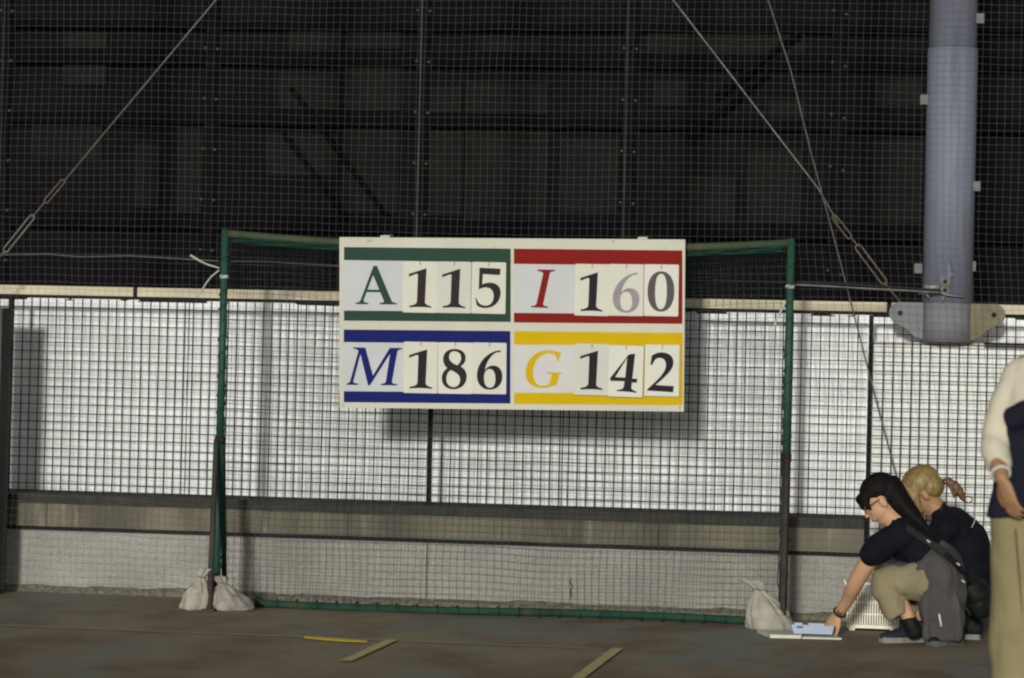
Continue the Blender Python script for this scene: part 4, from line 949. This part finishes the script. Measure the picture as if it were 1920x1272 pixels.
hand_geo(g, wl_, Vector((-.75,-.12,-.62)), Vector((.35,-.92,.1)), -1, 1.04, curl=.4)
for s in (-1, 1):
    g.loft([(CZ(.88,s*.085),.085),(CZ(.62,s*.09),.07),(CZ(.48,s*.09),.058),(CZ(.28,s*.09),.052),(CZ(.07,s*.09),.038)], X3, n=16)
obj('body', fuse(g, .006, 3), M_SKIN2, pc)
for sg in (-1, 1): obj('eye', Geo().ball(L(.078,sg*.028,.002), .012), mat('dark eye', (.02,.015,.012), rough=.2), pc)
g = Geo(); f_ = Vector((-.35,-.9,-.15)).normalized(); u_ = Vector((0,-.1,1)); u_ = (u_-f_*u_.dot(f_)).normalized(); ax = (f_, u_.cross(f_), u_)
g.ball(L(-.018,0,.045), .100, .084, .084, ax, 20, 14); g.ball(L(-.055,0,-.01), .058, .074, .075, ax)
g.loft([(L(.060,-.045,.060),.022),(L(.078,0,.064),.022),(L(.060,.045,.060),.022)], ax[2], n=10)
obj('hair', fuse(g, .007, 2, wrinkle=.006, wscale=34, seed=5), M_HAIRK, pc)
M_CRM = mat('cream cotton', (.62,.58,.46), (.55,.51,.40), scale=5, rough=.9, bump=.12, bscale=300)
M_NVC = mat('navy sweat cloth', (.016,.017,.030), (.011,.012,.021), scale=6, rough=.95, bump=.12, bscale=300)
g = Geo()
g.loft([(CZ(1.385),.085,.065),(CZ(1.335),.165,.09),(CZ(1.27),.195,.115),(CZ(1.13),.19,.125),(CZ(1.05),.18,.12)], X3, n=24)
sl = [(A(1922,702,.0),.072),(A(1898,738,.0),.070),(A(1879,785,.0),.066),(A(1870,822,-.02),.062),(A(1869,852,-.08),.056),(A(1874,875,-.13),.047)]
g.loft([(p_, r_) for p_, r_ in sl], Y3, n=18); g.loft([(mir(p_), r_) for p_, r_ in sl], Y3, n=18)
obj('shirt', fuse(g, .008, 4, wrinkle=.008, wscale=6.5, wstretch=(1,1,1.5), seed=23), M_CRM, pc)
g = Geo()
g.loft([(CZ(1.185),.172,.118),(CZ(1.13),.198,.135),(CZ(1.0),.195,.137),(CZ(.87),.216,.150),(CZ(.758),.238,.170)], X3, n=26, cap=False)
g.loft([(A(1896,786,-.10),.045,.042),(A(1930,776,-.12),.055,.05),(A(1970,778,-.12),.05,.05),(mir(A(1930,776,-.12)),.055,.05),(mir(A(1896,786,-.10)),.045,.042)], Z3, n=16)
obj('navy_front', fuse(g, .008, 4, wrinkle=.006, wscale=8, seed=27), M_NVC, pc)
g = Geo()
g.loft([(CZ(.82),.195,.12),(CZ(.70),.210,.128)], X3, n=24)
for s in (-1, 1):
    g.loft([(CZ(.76,s*.115),.105,.125),(CZ(.55,s*.118),.101,.116),(CZ(.30,s*.117),.097,.110),(CZ(.06,s*.116),.095,.106)], X3, n=22, cap=False)
obj('trousers', fuse(g, .009, 3, wrinkle=.012, wscale=4.2, wstretch=(1.3,1.3,.7), seed=31), M_KHAKI2, pc)
obj('seam', Geo().tube([A(1904,992,-.126), A(1907,1030,-.122), A(1911,1080,-.119), A(1917,1150,-.116)], [.003,.0035,.003,.001], 6), mat('dark seam', (.09,.07,.045)), pc)
d = (wrC-A(1870,866,-.12)).normalized(); e = d.orthogonal().normalized(); h_ = d.cross(e); c = wrC - d*.03
obj('wristband', Geo().tube([c+(e*math.cos(a)+h_*math.sin(a))*.034 for a in np.linspace(0, 6.283, 20, endpoint=False)], .006, 6, closed=True), mat('white band', (.6,.6,.55)), pc)
for s in (-1, 1):
    h0 = CZ(0, s*.10); shoe(pc, h0+Vector((s*.02,-.19,0)), h0+Vector((0,.07,0)), M_BLACK, M_SOLE)
